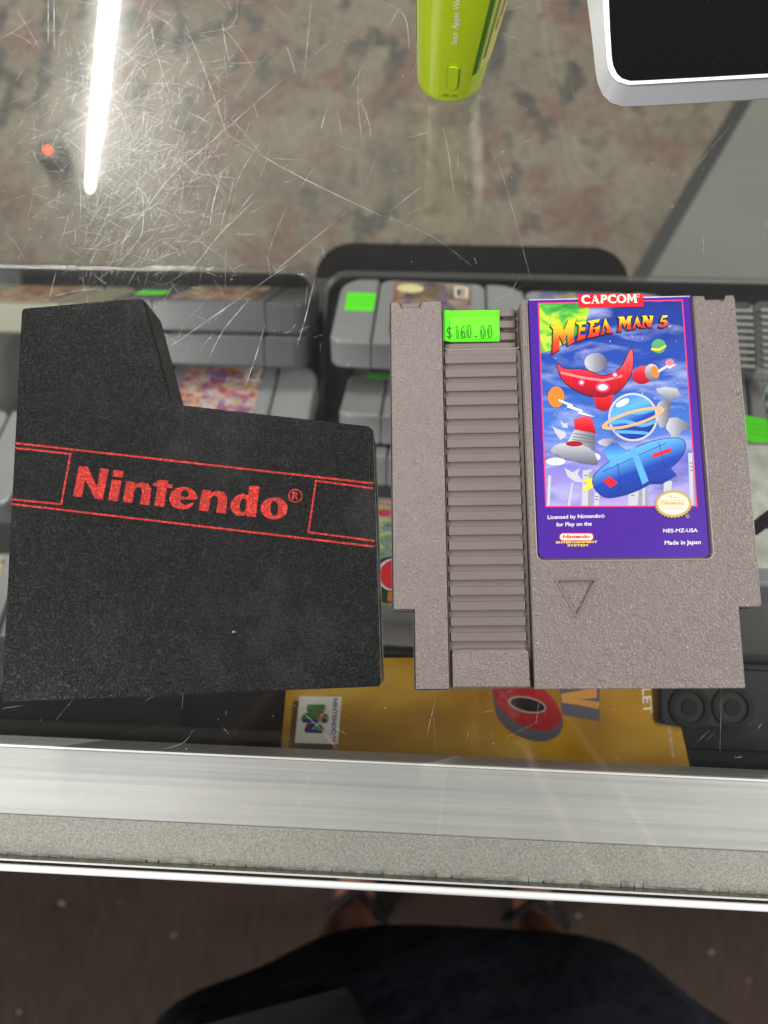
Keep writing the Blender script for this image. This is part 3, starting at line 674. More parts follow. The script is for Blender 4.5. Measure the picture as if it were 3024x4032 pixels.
L_ = [line((60, 47), (1562, 216)), line((60, 67), (300, 94)), line((296, 90), (257, 302)), line((49, 283), (260, 304)), line((47, 302), (1568, 481)),
      line((1319, 205), (1562, 237)), line((1323, 207), (1291, 424)), line((1288, 420), (1568, 457))]
def lines_mesh(L, mp, dz):
    ms = []
    for i, q in enumerate(L): ms.append(([mp(u, v, dz+i*.006) for u, v in q], [(0, 1, 2, 3)]))
    return join(*ms)
band = mk('red_band', *lines_mesh(L_, CS, .03), M_sred, front, up=True)
CNI = crop(260, 1780, 1.659, SZ)
nn_ = [(370, 326), (394, 190), (450, 196), (447, 212), (490, 197), (535, 207), (557, 240), (545, 346), (484, 340), (497, 255), (488, 230), (464, 229), (446, 250), (432, 332)]
glyphs = [[(45, 288), (84, 92), (142, 98), (203, 228), (225, 106), (280, 112), (240, 311), (190, 304), (126, 180), (103, 294)],
          [(274, 315), (300, 180), (363, 187), (338, 321)], [(304, 158), (312, 116), (376, 124), (369, 166)], nn_,
          [(577, 350), (598, 226), (566, 218), (568, 204), (592, 196), (606, 182), (669, 186), (664, 208), (698, 213), (694, 236), (660, 233), (640, 360)],
          [(x+497, y+55) for x, y in nn_]]
e_o = cr([(855, 309), (848, 270), (815, 238), (770, 228), (715, 240), (682, 275), (677, 318), (700, 356), (750, 374), (805, 366), (838, 334), (826, 329), (795, 344), (765, 340), (748, 310)], 3)
e_h = cr([(750, 288), (757, 258), (780, 250), (798, 262), (799, 292)], 2)
d_o = [(1240, 424), (1263, 224), (1198, 219), (1189, 284)] + cr([(1160, 272), (1115, 284), (1080, 325), (1076, 370), (1105, 408), (1150, 416), (1178, 404)], 3, False) + [(1182, 420)]
d_h = cr([(1178, 325), (1163, 304), (1144, 315), (1134, 350), (1140, 384), (1158, 392), (1172, 375)], 3)
V_ = [curve_mesh([q]) for q in glyphs] + [curve_mesh([e_o, e_h]), curve_mesh([d_o, d_h]), curve_mesh([ell(1360, 368, 88, 72, 32), ell(1360, 368, 26, 50, 24)]), curve_mesh([ell(1498, 286, 47, 45, 32), ell(1498, 286, 39, 37, 32)])]
tv, tf = text_on('R', (1476, 308), (1518, 312), 48, .02); V_.append(([(x, y, 0) for x, y in tv], tf))
vv, ff = join(*V_)
mk('maker_name', [CNI(v[0], v[1], .03) for v in vv], ff, M_sred, front, up=True)
pk = P(917, 2482, SZ)
mk('lint_speck', [(pk.x, pk.y, SZ+.3), (pk.x+1.1, pk.y-.5, SZ+.1), (pk.x-.3, pk.y-.9, SZ+.1), (pk.x+.2, pk.y-.3, SZ+.8)], [(0, 1, 3), (1, 2, 3), (2, 0, 3)], ink('pale_pink_lint', (.6, .4, .38)), front)

# ------------------------------------------------------------------ the warm grey game cartridge
CY = math.radians(2.63)
gc = empty('game_cartridge', (-12.24, 116.97, 0), (0, 0, CY), 'warm grey cartridge with ribbed channel, purple picture label and green price sticker', 'game cartridge')
TH = 16.5
def cm(contours, z0, z1, bevel=.3, res=2):       # contours as (u right, v down) in cartridge mm
    return curve_mesh([[(u, -v) for u, v in c] for c in contours], z0, z1, bevel, res)
def cpart(name, m, mat, parent=gc): return mk(name, *m, mat, parent, world=False)
nx = 7.1; SHV = 108.4; H = 134.1
full = [(0, .3), (120, .3), (120, SHV), (120-nx, SHV), (120-nx, H), (nx, H), (nx, SHV), (0, SHV)]
inn_ = lambda c, d: offs(c, -d)
body = cpart('rear_half', cm([inn_(full, .25)], .3, 8.0, .8, 3), M_smooth)
def notch(x0, x1, y=2.6): return [(x0, .4), (x0+.7, y), (x1-.7, y), (x1, .4)]
Lf = [(0, .3), (4.2, .0)] ; Lout = [(.15, .2), (4.0, .2), (4.7, 2.4), (10.6, 2.4), (11.3, .2), (18.95, .2), (18.95, H), (nx, H), (nx, SHV), (.15, SHV)]
Rout = [(46.2, .2), (48.2, .2), (48.2, .9), (105.4, .9), (105.4, .2), (109.4, .2), (110.1, 2.4), (115.8, 2.4), (116.5, .2), (119.9, .2), (119.9, SHV), (120-nx, SHV), (120-nx, H), (45.4, H)]
fr0 = cpart('front_half', join(cm([inn_([(0, .3), (18.5, .3), (18.5, H), (nx, H), (nx, SHV), (0, SHV)], .3)], 8.1, TH-1.4, .3, 1),
                               cm([inn_([(45.6, 1.4), (120, 1.4), (120, SHV), (120-nx, SHV), (120-nx, H), (45.6, H)], .3)], 8.1, TH-1.4, .3, 1)), M_smooth)
tri = [(54.9, 99.1), (66.5, 99.1), (60.4, 109.9)]
labr = [(48.5, .9), (105.0, .9), (105.0, 91.9)] ; lab_out = [(48.5, .55), (105.1, .55)] + [(105.1-2.6+2.6*math.cos(t), 91.9-2.6+2.6*math.sin(t)) for t in (math.radians(a_) for a_ in (0, 22, 45, 68, 90))] + [(48.5+2.6-2.6*math.sin(t), 91.9-2.6+2.6*math.cos(t)) for t in (math.radians(a_) for a_ in (0, 22, 45, 68, 90))]
cpart('grained_face', join(cm([inn_(Lout, .5)], TH-1.5, TH, .35, 3)), M_cart, gc)
# right field with the label recess open at the top and the triangle cut out
Rin = inn_(Rout, .75)
right = [(46.2, .8), (48.35, .8), (48.35, 90.2), (49.2, 91.6), (50.6, 92.2), (103.2, 92.2), (104.7, 91.6), (105.4, 90.2), (105.4, .8), (109.2, .9), (109.9, 3.1), (116.0, 3.1), (116.7, .9), (119.5, .9), (119.5, SHV-.4), (120-nx-.4, SHV-.4), (120-nx-.4, H-.4), (45.85, H-.4)]
cpart('grained_face', cm([right, tri], TH-1.0, TH, .3, 3), M_cart, gc)
cpart('arrow_recess', mapm(cm([inn_(tri, -.6)], TH-1.5, TH-.75, .1, 1), lambda x, y, z_: (x, y, z_)), M_cart, gc)
# thin step around both raised faces
cpart('edge_step', join(cm([Lout, inn_(Lout, .3)], TH-2.1, TH-1.0, .2, 2), cm([offs(tri, 1.1), offs(tri, .1)], TH-.2, TH+.22, .1, 1)), M_smooth, gc)
def lip(name, uv, z, r, m, parent=gc):
    return mk(name, *tube([(u, -v, z) for u, v in uv], r, 8), m, parent, world=False, smooth=True)
M_highlight = pbr('worn_edge_highlight_plastic', (.30, .26, .245), .18)  # plastic colour lightened to paint highlights along the worn edges
lip('label_rim_highlight', [(48.1, 1.2), (48.1, 90.3), (48.5, 91.5), (49.3, 92.2), (50.6, 92.5), (103.2, 92.5), (104.5, 92.2), (105.3, 91.5), (105.7, 90.3), (105.7, 1.2)], TH-.05, .3, M_highlight)
lip('label_top_fold', [(49.2, .62), (104.7, .62)], TH-.95, .28, ink('worn_highlit_lilac_paper', (.62, .56, .80)))  # paper tone lightened for the highlight on the worn top fold
lip('recess_rim_highlight', [(19.2, 17.2), (20.2, 17.75), (44.2, 17.75), (45.3, 17.2)], 13.95, .28, M_highlight)
lip('corner_glint', [(119.55, 2.0), (119.6, SHV-1.2)], TH-.35, .2, M_highlight)
# ribbed channel
chan = cpart('grip_channel', join(cm([[(18.6, 17.6+1.6), (18.9, 18.4), (20.2, 17.7), (44.2, 17.7), (45.5, 18.4), (45.8, 19.2), (45.55, H-.5), (18.6, H-.5)]], 8.1, 14.0, .35, 3),
                                  cm([[(18.6, 2.4), (45.8, 2.4), (45.8, 17.4), (18.6, 17.4)]], 8.1, 11.0, .2, 1)), M_smooth)
rb = [cm([[(19.4, c-1.45), (43.9, c-1.45), (43.9, c+1.45), (19.4, c+1.45)]], 14.02, 15.2, .28, 2) for c in [21.7 + k*(117.0-21.7)/19 for k in range(20)]]
rb += [cm([[(19.4, c-1.35), (44.3, c-1.35), (44.3, c+1.35), (19.4, c+1.35)]], 11.02, 13.0, .3, 2) for c in (3.9, 8.2, 12.7, 16.4)]
cpart('grip_rib', join(*rb), M_smooth, chan)
tb = [(19.6, 133.0), (19.6, 122.6), (19.9, 121.4), (21.0, 121.0), (42.9, 121.0), (44.0, 121.4), (44.4, 122.6), (44.5, 133.0)]
cpart('thumb_tab', cm([tb], 14.0, TH-.2, .4, 3), M_cart, chan)
# price sticker bridging the ribs
CP = crop(1500, 1140, 2.765, 13.9)
ps = [CP(675, 226), CP(1292, 222), CP(1294, 558), CP(675, 564)]
sv, sf = [], []
n_ = 14
for i in range(n_+1):
    t = i/n_
    for j in range(4):
        s_ = j/3; a_ = ps[0].lerp(ps[1], t); b_ = ps[3].lerp(ps[2], t); p_ = a_.lerp(b_, s_)
        sv.append(p_+Vector((0, 0, -.5+.25*math.sin(s_*9+1)*(.6+.4*t) + (0.5 if t < .1 else 0))))
for i in range(n_):
    for j in range(3): sf.append((i*4+j, i*4+j+1, i*4+j+5, i*4+j+4))
stk = mk('price_sticker', sv, sf, M_green, gc, up=True, smooth=True)
so = stk.modifiers.new('s', 'SOLIDIFY'); so.thickness = .12*S
CP2 = lambda u, v, dz=0: P(1500+u/2.765, 1140+v/2.765, 13.9) + Vector((0, 0, dz))
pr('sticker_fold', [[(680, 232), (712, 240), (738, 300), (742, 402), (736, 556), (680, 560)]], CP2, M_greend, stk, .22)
I_price = ink('dark_green_black_ink', (.012, .06, .01), .5)
def stroke(pts, wd, n=4): 
    q = cr(pts, n, False); L = []; Rr = []
    for i, p in enumerate(q):
        a_ = q[max(0, i-1)]; b_ = q[min(len(q)-1, i+1)]; d = Vector((b_[0]-a_[0], b_[1]-a_[1])); d = d.normalized() if d.length else Vector((1, 0))
        L.append((p[0]-d.y*wd/2, p[1]+d.x*wd/2)); Rr.append((p[0]+d.y*wd/2, p[1]-d.x*wd/2))
    V = L+Rr; k = len(L)
    return [(x, y, 0) for x, y in V], [(i, i+1, k+i+1, k+i) for i in range(k-1)]
def ringm(cx, cy, rx, ry, wd): return curve_mesh([ell(cx, cy, rx+wd/2, ry+wd/2, 26), ell(cx, cy, rx-wd/2, ry-wd/2, 26)])
W_ = 11
digs = [stroke([(766, 432), (745, 420), (722, 440), (730, 470), (758, 485), (764, 508), (742, 525), (718, 512)], W_), stroke([(743, 400), (743, 546)], W_),
        stroke([(803, 425), (826, 398), (826, 541)], W_, 1), stroke([(905, 392), (878, 440), (868, 490)], W_), ringm(890, 498, 20, 36, W_), ringm(956, 460, 21, 68, W_),
        curve_mesh([ell(1028, 517, 11, 11)]), ringm(1103, 468, 18, 70, W_), ringm(1181, 462, 20, 70, W_)]
dv = []
for k, (v_, f_) in enumerate(digs): dv.append(([(a_[0], a_[1], .30+k*.008) for a_ in v_], f_))
dm = join(*dv)
mk('price', [CP2(a_[0], a_[1], a_[2]) for a_ in dm[0]], dm[1], I_price, stk, up=True)

# ---- picture label
LZ = TH-.85
LBL = crop(2060, 1140, 2.0487, LZ)
lb = cpart('picture_label', cm([[(48.85, .75), (104.9, .75)] + [(104.9-2.2+2.2*math.cos(t), 91.5-2.2+2.2*math.sin(t)) for t in (math.radians(a_) for a_ in (0, 22, 45, 68, 90))] + [(48.85+2.2-2.2*math.sin(t), 91.5-2.2+2.2*math.cos(t)) for t in (math.radians(a_) for a_ in (0, 22, 45, 68, 90))]], TH-1.6, LZ, 0), I_purple, gc)
cpart('label_tray', cm([[(48.0, 1.0), (105.6, 1.0), (105.6, 92.8), (48.0, 92.8)]], TH-1.9, TH-1.62, 0), M_smooth, gc)
fq = [(117, 105), (1288, 80), (1406, 1752), (178, 1756)]; fi = [(127, 115), (1279, 90), (1395, 1742), (188, 1746)]
pr('pink_frame', [fq, fi], LBL, I_pink, lb, .03)
NG = 6
sky = pr('painted_sky', [fi], LBL, I_sky, lb, .03, g=lambda u, v: max(0, min(1, (v-100)/1650)))
pr('green_planet', [cr([(128, 116), (330, 110), (540, 108), (535, 200), (470, 330), (330, 450), (143, 515)], 4) if False else [(128, 116), (545, 106), (530, 190), (500, 270), (440, 360), (330, 440), (220, 490), (143, 516)]], LBL, I_planet, sky, .08)
# painted background: towers, dishes and clouds (generic)
def gv(v0, v1): return lambda u, v: max(0, min(1, (v-v0)/(v1-v0)))
def gh(u0, u1): return lambda u, v: max(0, min(1, (u-u0)/(u1-u0)))
tow = [[(480, 1460), (560, 1450), (556, 1744), (470, 1745)], [(575, 1640), (615, 1640), (612, 1744), (572, 1744)], [(850, 1560), (1010, 1545), (1008, 1742), (846, 1743)], [(1135, 1545), (1200, 1545), (1195, 1640), (1130, 1640)], [(1330, 1320), (1372, 1320), (1390, 1740), (1345, 1740)], [(200, 1500), (225, 1500), (215, 1744), (192, 1744)]]
pr('painted_towers', tow, LBL, I_lgrey, sky, .07)
pr('painted_tower_shades', [[(530, 1480), (560, 1450), (556, 1744), (520, 1744)], [(940, 1470), (965, 1460), (960, 1742), (925, 1742)], [(985, 1560), (1010, 1546), (1008, 1742), (980, 1742)], [(1362, 1330), (1372, 1320), (1390, 1740), (1376, 1740)]], LBL, I_grey, sky, .10)
pr('painted_saucer_tower', [[(1165, 1040), (1240, 1030), (1330, 1075), (1356, 1120), (1280, 1140), (1250, 1180), (1248, 1290), (1200, 1290), (1190, 1170), (1150, 1120)]], LBL, I_metal, sky, .08, g=gh(1150, 1356))
pr('painted_saucer_tower', [[(600, 1228), (640, 1205), (720, 1200), (780, 1262), (735, 1282), (720, 1340), (690, 1340), (680, 1275), (615, 1250)]], LBL, I_metal, sky, .08, g=gh(600, 780))
pr('painted_saucer_tower', [[(1070, 800), (1150, 785), (1240, 800), (1275, 860), (1205, 880), (1190, 930), (1165, 930), (1150, 875), (1090, 840)]], LBL, I_metal, sky, .08, g=gv(780, 930))
pr('painted_dish', [[(330, 1438), (400, 1475), (458, 1440), (440, 1490), (488, 1555), (420, 1552), (360, 1510)], [(390, 1560), (405, 1560), (378, 1744), (356, 1744)], [(296, 1055), (330, 1080), (356, 1078), (358, 1120), (318, 1112)], [(232, 1100), (265, 1120), (340, 1150), (350, 1180), (300, 1215), (262, 1160)]], LBL, I_lgrey, sky, .08)
pr('painted_cloud', [ell(262, 1388, 78, 30, 24), ell(555, 1352, 68, 34, 24)], LBL, ink('cloud_ink', (.78, .74, .86)), sky, .09)
# plain stand-ins for the figures: a red saucer ship and a blue space capsule
redp = cr([(275, 600), (330, 640), (500, 650), (640, 700), (780, 640), (870, 480), (880, 640), (800, 790), (690, 860), (590, 870), (440, 820), (320, 730)], 4)
pr('red_craft_hull', [offs(redp, 6)], LBL, I_black, sky, .11)
rh = pr('red_craft_hull', [redp], LBL, I_redgrad, sky, .14, g=gv(560, 870))
pr('red_craft_keel', [[(560, 850), (730, 850), (700, 960), (650, 985), (590, 960)]], LBL, I_redgrad, sky, .12, g=gv(800, 1000))
pr('red_craft_dome', [ell(585, 590, 92, 78, 28)], LBL, I_metal, sky, .17, g=gh(490, 680))
pr('red_craft_ports', [ell(470, 752, 30, 30), ell(640, 790, 62, 40), ell(740, 690, 28, 28)], LBL, I_pink, sky, .18)
pr('red_craft_stripe', [[(300, 660), (470, 700), (640, 725), (800, 690), (798, 708), (640, 745), (468, 720), (306, 682)]], LBL, ink('rose_ink', (.75, .22, .25)), sky, .16)
pr('red_pod', [ell(965, 690, 88, 72, 28, -.3)], LBL, I_redgrad, sky, .13, g=gv(600, 780))
pr('red_pod_nose', [ell(1040, 670, 58, 70, 24, -.3)], LBL, I_metal, sky, .16, g=gv(600, 750))
pr('orange_orb', [ell(265, 868, 66, 84, 24)], LBL, I_orange, sky, .19)
pr('red_pod_flame', [ell(1060, 665, 32, 48, 20, -.3)], LBL, I_orange, sky, .19)
pr('red_beacon', [[(410, 1045), (520, 1015), (560, 1060), (590, 1165), (415, 1130)]], LBL, I_redgrad, sky, .11, g=gv(1000, 1200))
pr('grey_cone', [[(412, 1130), (575, 1160), (582, 1290), (430, 1300), (345, 1250)]], LBL, I_metal, sky, .12, g=gh(380, 600))
pr('grey_cone_base', [cr([(222, 1295), (300, 1240), (450, 1250), (560, 1300), (602, 1400), (560, 1412), (400, 1385), (260, 1340)], 3)], LBL, I_metal, sky, .13, g=gv(1230, 1420))
pr('red_window', [ell(412, 1245, 68, 22, 24)], LBL, I_dred, sky, .16)
pr('lightning_streak', [[(285, 885), (400, 930), (395, 945), (480, 975), (470, 990), (580, 1030), (520, 1020), (440, 1000), (450, 985), (350, 950), (360, 935), (285, 900)], [(1085, 655), (1160, 610), (1165, 622), (1240, 600), (1180, 640), (1160, 628), (1090, 672)]], LBL, I_white, sky, .20)
pr('pink_orb', [ell(1182, 592, 36, 32)], LBL, ink('rose_orb_ink', (.62, .2, .3)), sky, .12)
pr('green_orb', [ell(1092, 458, 58, 58)], LBL, ink('orb_green_ink', (.10, .36, .16)), sky, .12)
pr('green_orb_ring', [[(1030, 475), (1092, 478), (1152, 448), (1152, 464), (1092, 496), (1032, 492)]], LBL, I_yellow, sky, .16)
pr('grey_asteroid', [cr([(1080, 930), (1135, 890), (1180, 930), (1185, 1010), (1150, 1100), (1100, 1110), (1080, 1030)], 3)], LBL, I_metal, sky, .10, g=gh(1060, 1190))
pr('blue_planet_glow', [ell(885, 1030, 200, 196, 40)], LBL, I_lgrey, sky, .125)
pr('blue_planet', [ell(885, 1030, 182, 178, 40)], LBL, I_bluegrad, sky, .17, g=lambda u, v: max(0, min(1, ((v-850)*.8+(u-700)*.35)/400)))
pr('planet_cloud_band', [cr([(712, 980), (800, 960), (930, 985), (1055, 950), (1062, 975), (930, 1012), (800, 990), (712, 1004)], 3), cr([(706, 1060), (830, 1050), (960, 1082), (1064, 1050), (1062, 1078), (960, 1112), (820, 1080), (708, 1088)], 3), cr([(740, 1140), (860, 1138), (1000, 1150), (990, 1170), (860, 1164), (756, 1160)], 3)], LBL, I_lblue, sky, .20)
rg = [ell(885, 1040, 262, 62, 48, -.28), ell(885, 1040, 216, 40, 48, -.28)]
pr('planet_ring', rg, LBL, ink('pale_orange_ink', (.80, .42, .20)), sky, .23)
pr('planet_highlight', [ell(800, 915, 60, 24, 24, -.5)], LBL, I_cream, sky, .21)
pr('painted_star', [q for (x, y, r) in ((1180, 300, 7), (960, 400, 6), (1230, 420, 5), (700, 420, 7), (880, 380, 5), (260, 560, 6), (1240, 760, 6), (960, 840, 8), (1060, 880, 7), (340, 960, 6), (640, 1120, 6), (1290, 960, 5), (250, 1000, 5), (1150, 960, 6)) for q in [[(x-r, y), (x-r*.25, y-r*.25), (x, y-r), (x+r*.25, y-r*.25), (x+r, y), (x+r*.25, y+r*.25), (x, y+r), (x-r*.25, y+r*.25)]]], LBL, I_white, sky, .27)
pr('hull_plate_lines', [strip(a_, b_, 4) for a_, b_ in (((330, 700), (352, 745)), ((400, 690), (420, 790)), ((500, 700), (505, 830)), ((570, 700), (572, 850)), ((700, 690), (705, 850)), ((770, 650), (775, 800)), ((830, 560), (850, 690)), ((760, 810), (840, 720)))], LBL, I_dred, sky, .155)
pr('saucer_port_glow', [ell(640, 790, 40, 24), ell(470, 752, 14, 14), ell(740, 690, 13, 13)], LBL, I_cream, sky, .205)
pr('cone_lines', [strip(a_, b_, 5) for a_, b_ in (((408, 1160), (572, 1190)), ((402, 1185), (574, 1215)), ((398, 1210), (576, 1240)), ((258, 1330), (300, 1350)), ((330, 1365), (380, 1378)), ((430, 1385), (480, 1395)))], LBL, I_dgrey, sky, .17)
pr('tower_windows', [strip((x, y), (x+26, y), 6) for x, y in ((495, 1500), (495, 1530), (495, 1560), (580, 1670), (580, 1695), (870, 1600), (870, 1630), (870, 1660), (1340, 1400), (1342, 1430), (1344, 1460))], LBL, I_dgrey, sky, .13)
rk = cr([(560, 1560), (620, 1450), (800, 1330), (1000, 1240), (1200, 1200), (1300, 1230), (1280, 1340), (1150, 1470), (980, 1590), (800, 1660), (650, 1670)], 4)
pr('blue_rocket_outline', [offs(rk, 6)], LBL, I_navy, sky, .15)
pr('blue_rocket', [rk], LBL, I_bluegrad, sky, .19, g=lambda u, v: max(0, min(1, ((v-1180)*.8+(u-560)*.3)/560)))
pr('blue_rocket_fin', [[(700, 1400), (640, 1300), (720, 1230), (860, 1310)], [(1000, 1570), (1120, 1570), (1240, 1500), (1180, 1430)]], LBL, I_bluegrad, sky, .17, g=gv(1230, 1600))
pr('blue_rocket_band', [[(860, 1290), (905, 1272), (1010, 1545), (960, 1575)]], LBL, I_lblue, sky, .22)
pr('blue_rocket_lines', [strip(a_, b_, 5) for a_, b_ in (((640, 1470), (1150, 1240)), ((700, 1640), (1240, 1380)), ((760, 1400), (790, 1640)), ((1090, 1230), (1150, 1460)))], LBL, I_navy, sky, .215)
pr('rocket_shine', [cr([(700, 1410), (900, 1300), (1120, 1225), (1130, 1245), (920, 1330), (730, 1430)], 3)], LBL, I_lblue, sky, .21)
pr('rocket_exhaust', [cr([(600, 1560), (540, 1610), (470, 1620), (520, 1570), (480, 1540), (560, 1520)], 3)], LBL, I_yellow, sky, .14)
pr('blue_rocket_vents', [[(1040, 1330), (1190, 1280), (1196, 1306), (1046, 1358)], [(640, 1540), (700, 1510), (760, 1560), (700, 1600)]], LBL, I_red, sky, .24)
# title
CT = crop(2140, 1220, 3.19, LZ)
tit = [([(88, 212), (205, 175), (255, 262), (308, 138), (418, 118), (390, 165), (372, 380), (395, 402), (300, 455), (296, 300), (245, 432), (196, 320), (192, 508), (108, 560), (122, 250)], 120, 540),
       ([(395, 165), (537, 145), (530, 185), (480, 192), (470, 230), (524, 226), (516, 270), (462, 275), (454, 325), (525, 322), (522, 365), (408, 403), (430, 340), (446, 205)], 145, 400),
       ([(548, 148), (705, 122), (690, 162), (632, 170), (612, 290), (640, 295), (648, 245), (605, 240), (635, 205), (708, 200), (690, 328), (545, 362), (570, 300), (592, 182)], 125, 360),
       ([(770, 105), (865, 292), (792, 298), (780, 272), (800, 266), (766, 190), (745, 280), (770, 305), (705, 322), (728, 285)], 105, 320),
       ([(928, 95), (1005, 90), (1030, 150), (1055, 88), (1115, 82), (1095, 110), (1084, 228), (1105, 248), (1045, 257), (1050, 155), (1015, 235), (986, 165), (965, 250), (978, 274), (922, 280), (942, 240), (952, 120)], 85, 275),
       ([(1172, 80), (1228, 215), (1182, 222), (1168, 170), (1145, 222), (1160, 238), (1110, 246), (1130, 200)], 80, 245),
       ([(1232, 82), (1290, 78), (1326, 150), (1336, 95), (1318, 80), (1376, 80), (1352, 205), (1366, 224), (1312, 226), (1270, 145), (1260, 208), (1276, 228), (1212, 234), (1238, 200), (1250, 105)], 78, 232),
       ([(1490, 78), (1558, 74), (1545, 102), (1497, 106), (1488, 130), (1530, 130), (1560, 158), (1548, 205), (1500, 228), (1440, 222), (1455, 198), (1500, 200), (1515, 178), (1500, 158), (1458, 160)], 75, 228)]
shd = join(*[(lambda mm: ([CT(x-6, y+7, .31+.004*i) for x, y, _ in mm[0]], mm[1]))(curve_mesh([offs(p, 8)])) for i, (p, a_, b_) in enumerate(tit)])
mk('title_shadow', *shd, I_black, lb, up=True)
tv = []; tf = []; ta = []
for p, a_, b_ in tit:
    m_ = curve_mesh([p]); b = len(tv)
    tv += [CT(x, y, .37) for x, y, _ in m_[0]]; ta += [(y-a_)/(b_-a_) for _, y, _ in m_[0]]; tf += [tuple(i+b for i in q) for q in m_[1]]
mk('title', tv, tf, I_title, lb, attr=ta, up=True)
tx('trade_mark', 'TM', (1570, 222), (1604, 220), 16, CT, I_white, lb, .08)
# publisher tag
CC = crop(2260, 1140, 5.53, LZ)
tg = pr('publisher_tag', [[(80, 118), (1495, 92), (1503, 378), (108, 408)]], CC, I_red, lb, .34)
cg = [curve_mesh([cr([(340, 185), (322, 190), (295, 175), (250, 168), (215, 200), (212, 245), (245, 280), (300, 290), (345, 270), (350, 300), (290, 322), (215, 312), (165, 265), (155, 205), (185, 150), (250, 128), (320, 132)], 2)]),
      curve_mesh([[(358, 318), (395, 290), (430, 150), (470, 135), (540, 290), (562, 310), (470, 316), (488, 296), (478, 265), (412, 262), (410, 300), (418, 318)], [(424, 235), (468, 232), (448, 180)]]),
      curve_mesh([[(562, 310), (580, 290), (582, 150), (565, 130), (660, 125), (705, 140), (720, 180), (705, 220), (670, 240), (628, 240), (628, 290), (640, 308)], [(628, 155), (628, 210), (655, 205), (668, 180), (655, 155)]]),
      curve_mesh([cr([(905, 170), (890, 178), (860, 162), (820, 160), (788, 190), (785, 235), (812, 270), (865, 280), (912, 262), (915, 290), (860, 310), (790, 300), (738, 258), (725, 200), (755, 145), (820, 122), (890, 122)], 2)]),
      curve_mesh([ell(1028, 210, 108, 96, 32), ell(1028, 208, 55, 66, 28)]),
      curve_mesh([[(1135, 302), (1158, 285), (1160, 135), (1145, 112), (1205, 110), (1255, 210), (1290, 112), (1345, 110), (1345, 130), (1360, 280), (1378, 298), (1300, 300), (1312, 280), (1300, 190), (1260, 262), (1235, 262), (1200, 190), (1190, 285), (1198, 302)]]),
      curve_mesh([ell(1392, 140, 38, 38, 24), ell(1392, 140, 30, 30, 24)])]
mk('publisher_name', *join(*[([CC(x, y, .38+.004*i) for x, y, _ in m_[0]], m_[1]) for i, m_ in enumerate(cg)]), I_cream, tg, up=True)
# seal
star = []
for i in range(64):
    t = 2*math.pi*i/64; r = 1.0 if i % 2 else .90
    star.append((1209+155*r*math.cos(t), 1730+116*r*math.sin(t)))
seal = pr('seal', [star], LBL, I_gold, lb, .31)
pr('seal_face', [ell(1209, 1730, 124, 88, 40)], LBL, I_ivory, seal, .34)
pr('seal_ring', [rrect(1100, 1700, 1305, 1742, 20, 5), rrect(1105, 1705, 1300, 1737, 16, 5)], LBL, I_gold, seal, .37)
tx('seal_name', 'Nintendo', (1116, 1734), (1290, 1734), 26, LBL, I_gold, seal, .38, bold=.03)
tx('seal_word', 'Official', (1158, 1685), (1240, 1683), 22, LBL, I_gold, seal, .38)
tx('seal_words', 'Seal of Quality', (1124, 1782), (1286, 1780), 26, LBL, I_gold, seal, .38)
mk('seal_registered', *join(*[([LBL(x, y, .1+.01*i) for x, y, _ in m_[0]], m_[1]) for i, m_ in enumerate([curve_mesh([ell(1326, 1829, 15, 15), ell(1326, 1829, 11, 11)]), (lambda q: ([(x, y, 0) for x, y in q[0]], q[1]))(text_on('R', (1320, 1836), (1332, 1836), 15))])]), I_gold, seal, up=True)
# small print
tx('licence_line', 'Licensed by Nintendo', (198, 1862), (625, 1850), 40, LBL, I_white, lb, .05, bold=.012)
mk('registered_mark', *join(*[([LBL(x, y, .05+.01*i) for x, y, _ in m_[0]], m_[1]) for i, m_ in enumerate([curve_mesh([ell(642, 1828, 14, 14), ell(642, 1828, 11, 11)]), (lambda q: ([(x, y, 0) for x, y in q[0]], q[1]))(text_on('R', (637, 1835), (648, 1835), 14))])]), I_white, lb, up=True)
tx('licence_line', 'for Play on the', (268, 1922), (553, 1914), 42, LBL, I_white, lb, .05, bold=.012)
tx('product_code', 'NES-MZ-USA', (1130, 1961), (1407, 1957), 30, LBL, I_white, lb, .05, bold=.012)
tx('origin_line', 'Made in Japan', (1142, 2070), (1432, 2064), 44, LBL, I_white, lb, .05, bold=.012)
lg = pr('system_logo', [rrect(288, 1962, 570, 2030, 33, 6)], LBL, I_red, lb, .05)
pr('system_logo_field', [rrect(297, 1970, 562, 2022, 25, 6)], LBL, I_cream, lg, .08)
tx('system_logo_name', 'Nintendo', (320, 2009), (538, 2007), 30, LBL, I_red, lg, .11, bold=.04)
tx('system_words', 'ENTERTAINMENT', (265, 2049), (598, 2045), 18, LBL, I_yellow, lg, .06, bold=.03)
tx('system_words', 'SYSTEM', (356, 2074), (522, 2072), 18, LBL, I_yellow, lg, .06, bold=.03)
# small dark nicks on the shell
for (a_, b_) in (((2898, 1552), (2918, 1546)),):
    p_ = P(*a_, TH); q_ = P(*b_, TH)
    mk('dark_nick', *tube([p_+Vector((0, 0, .02)), q_+Vector((0, 0, .02))], .09, 6), M_seam, gc)

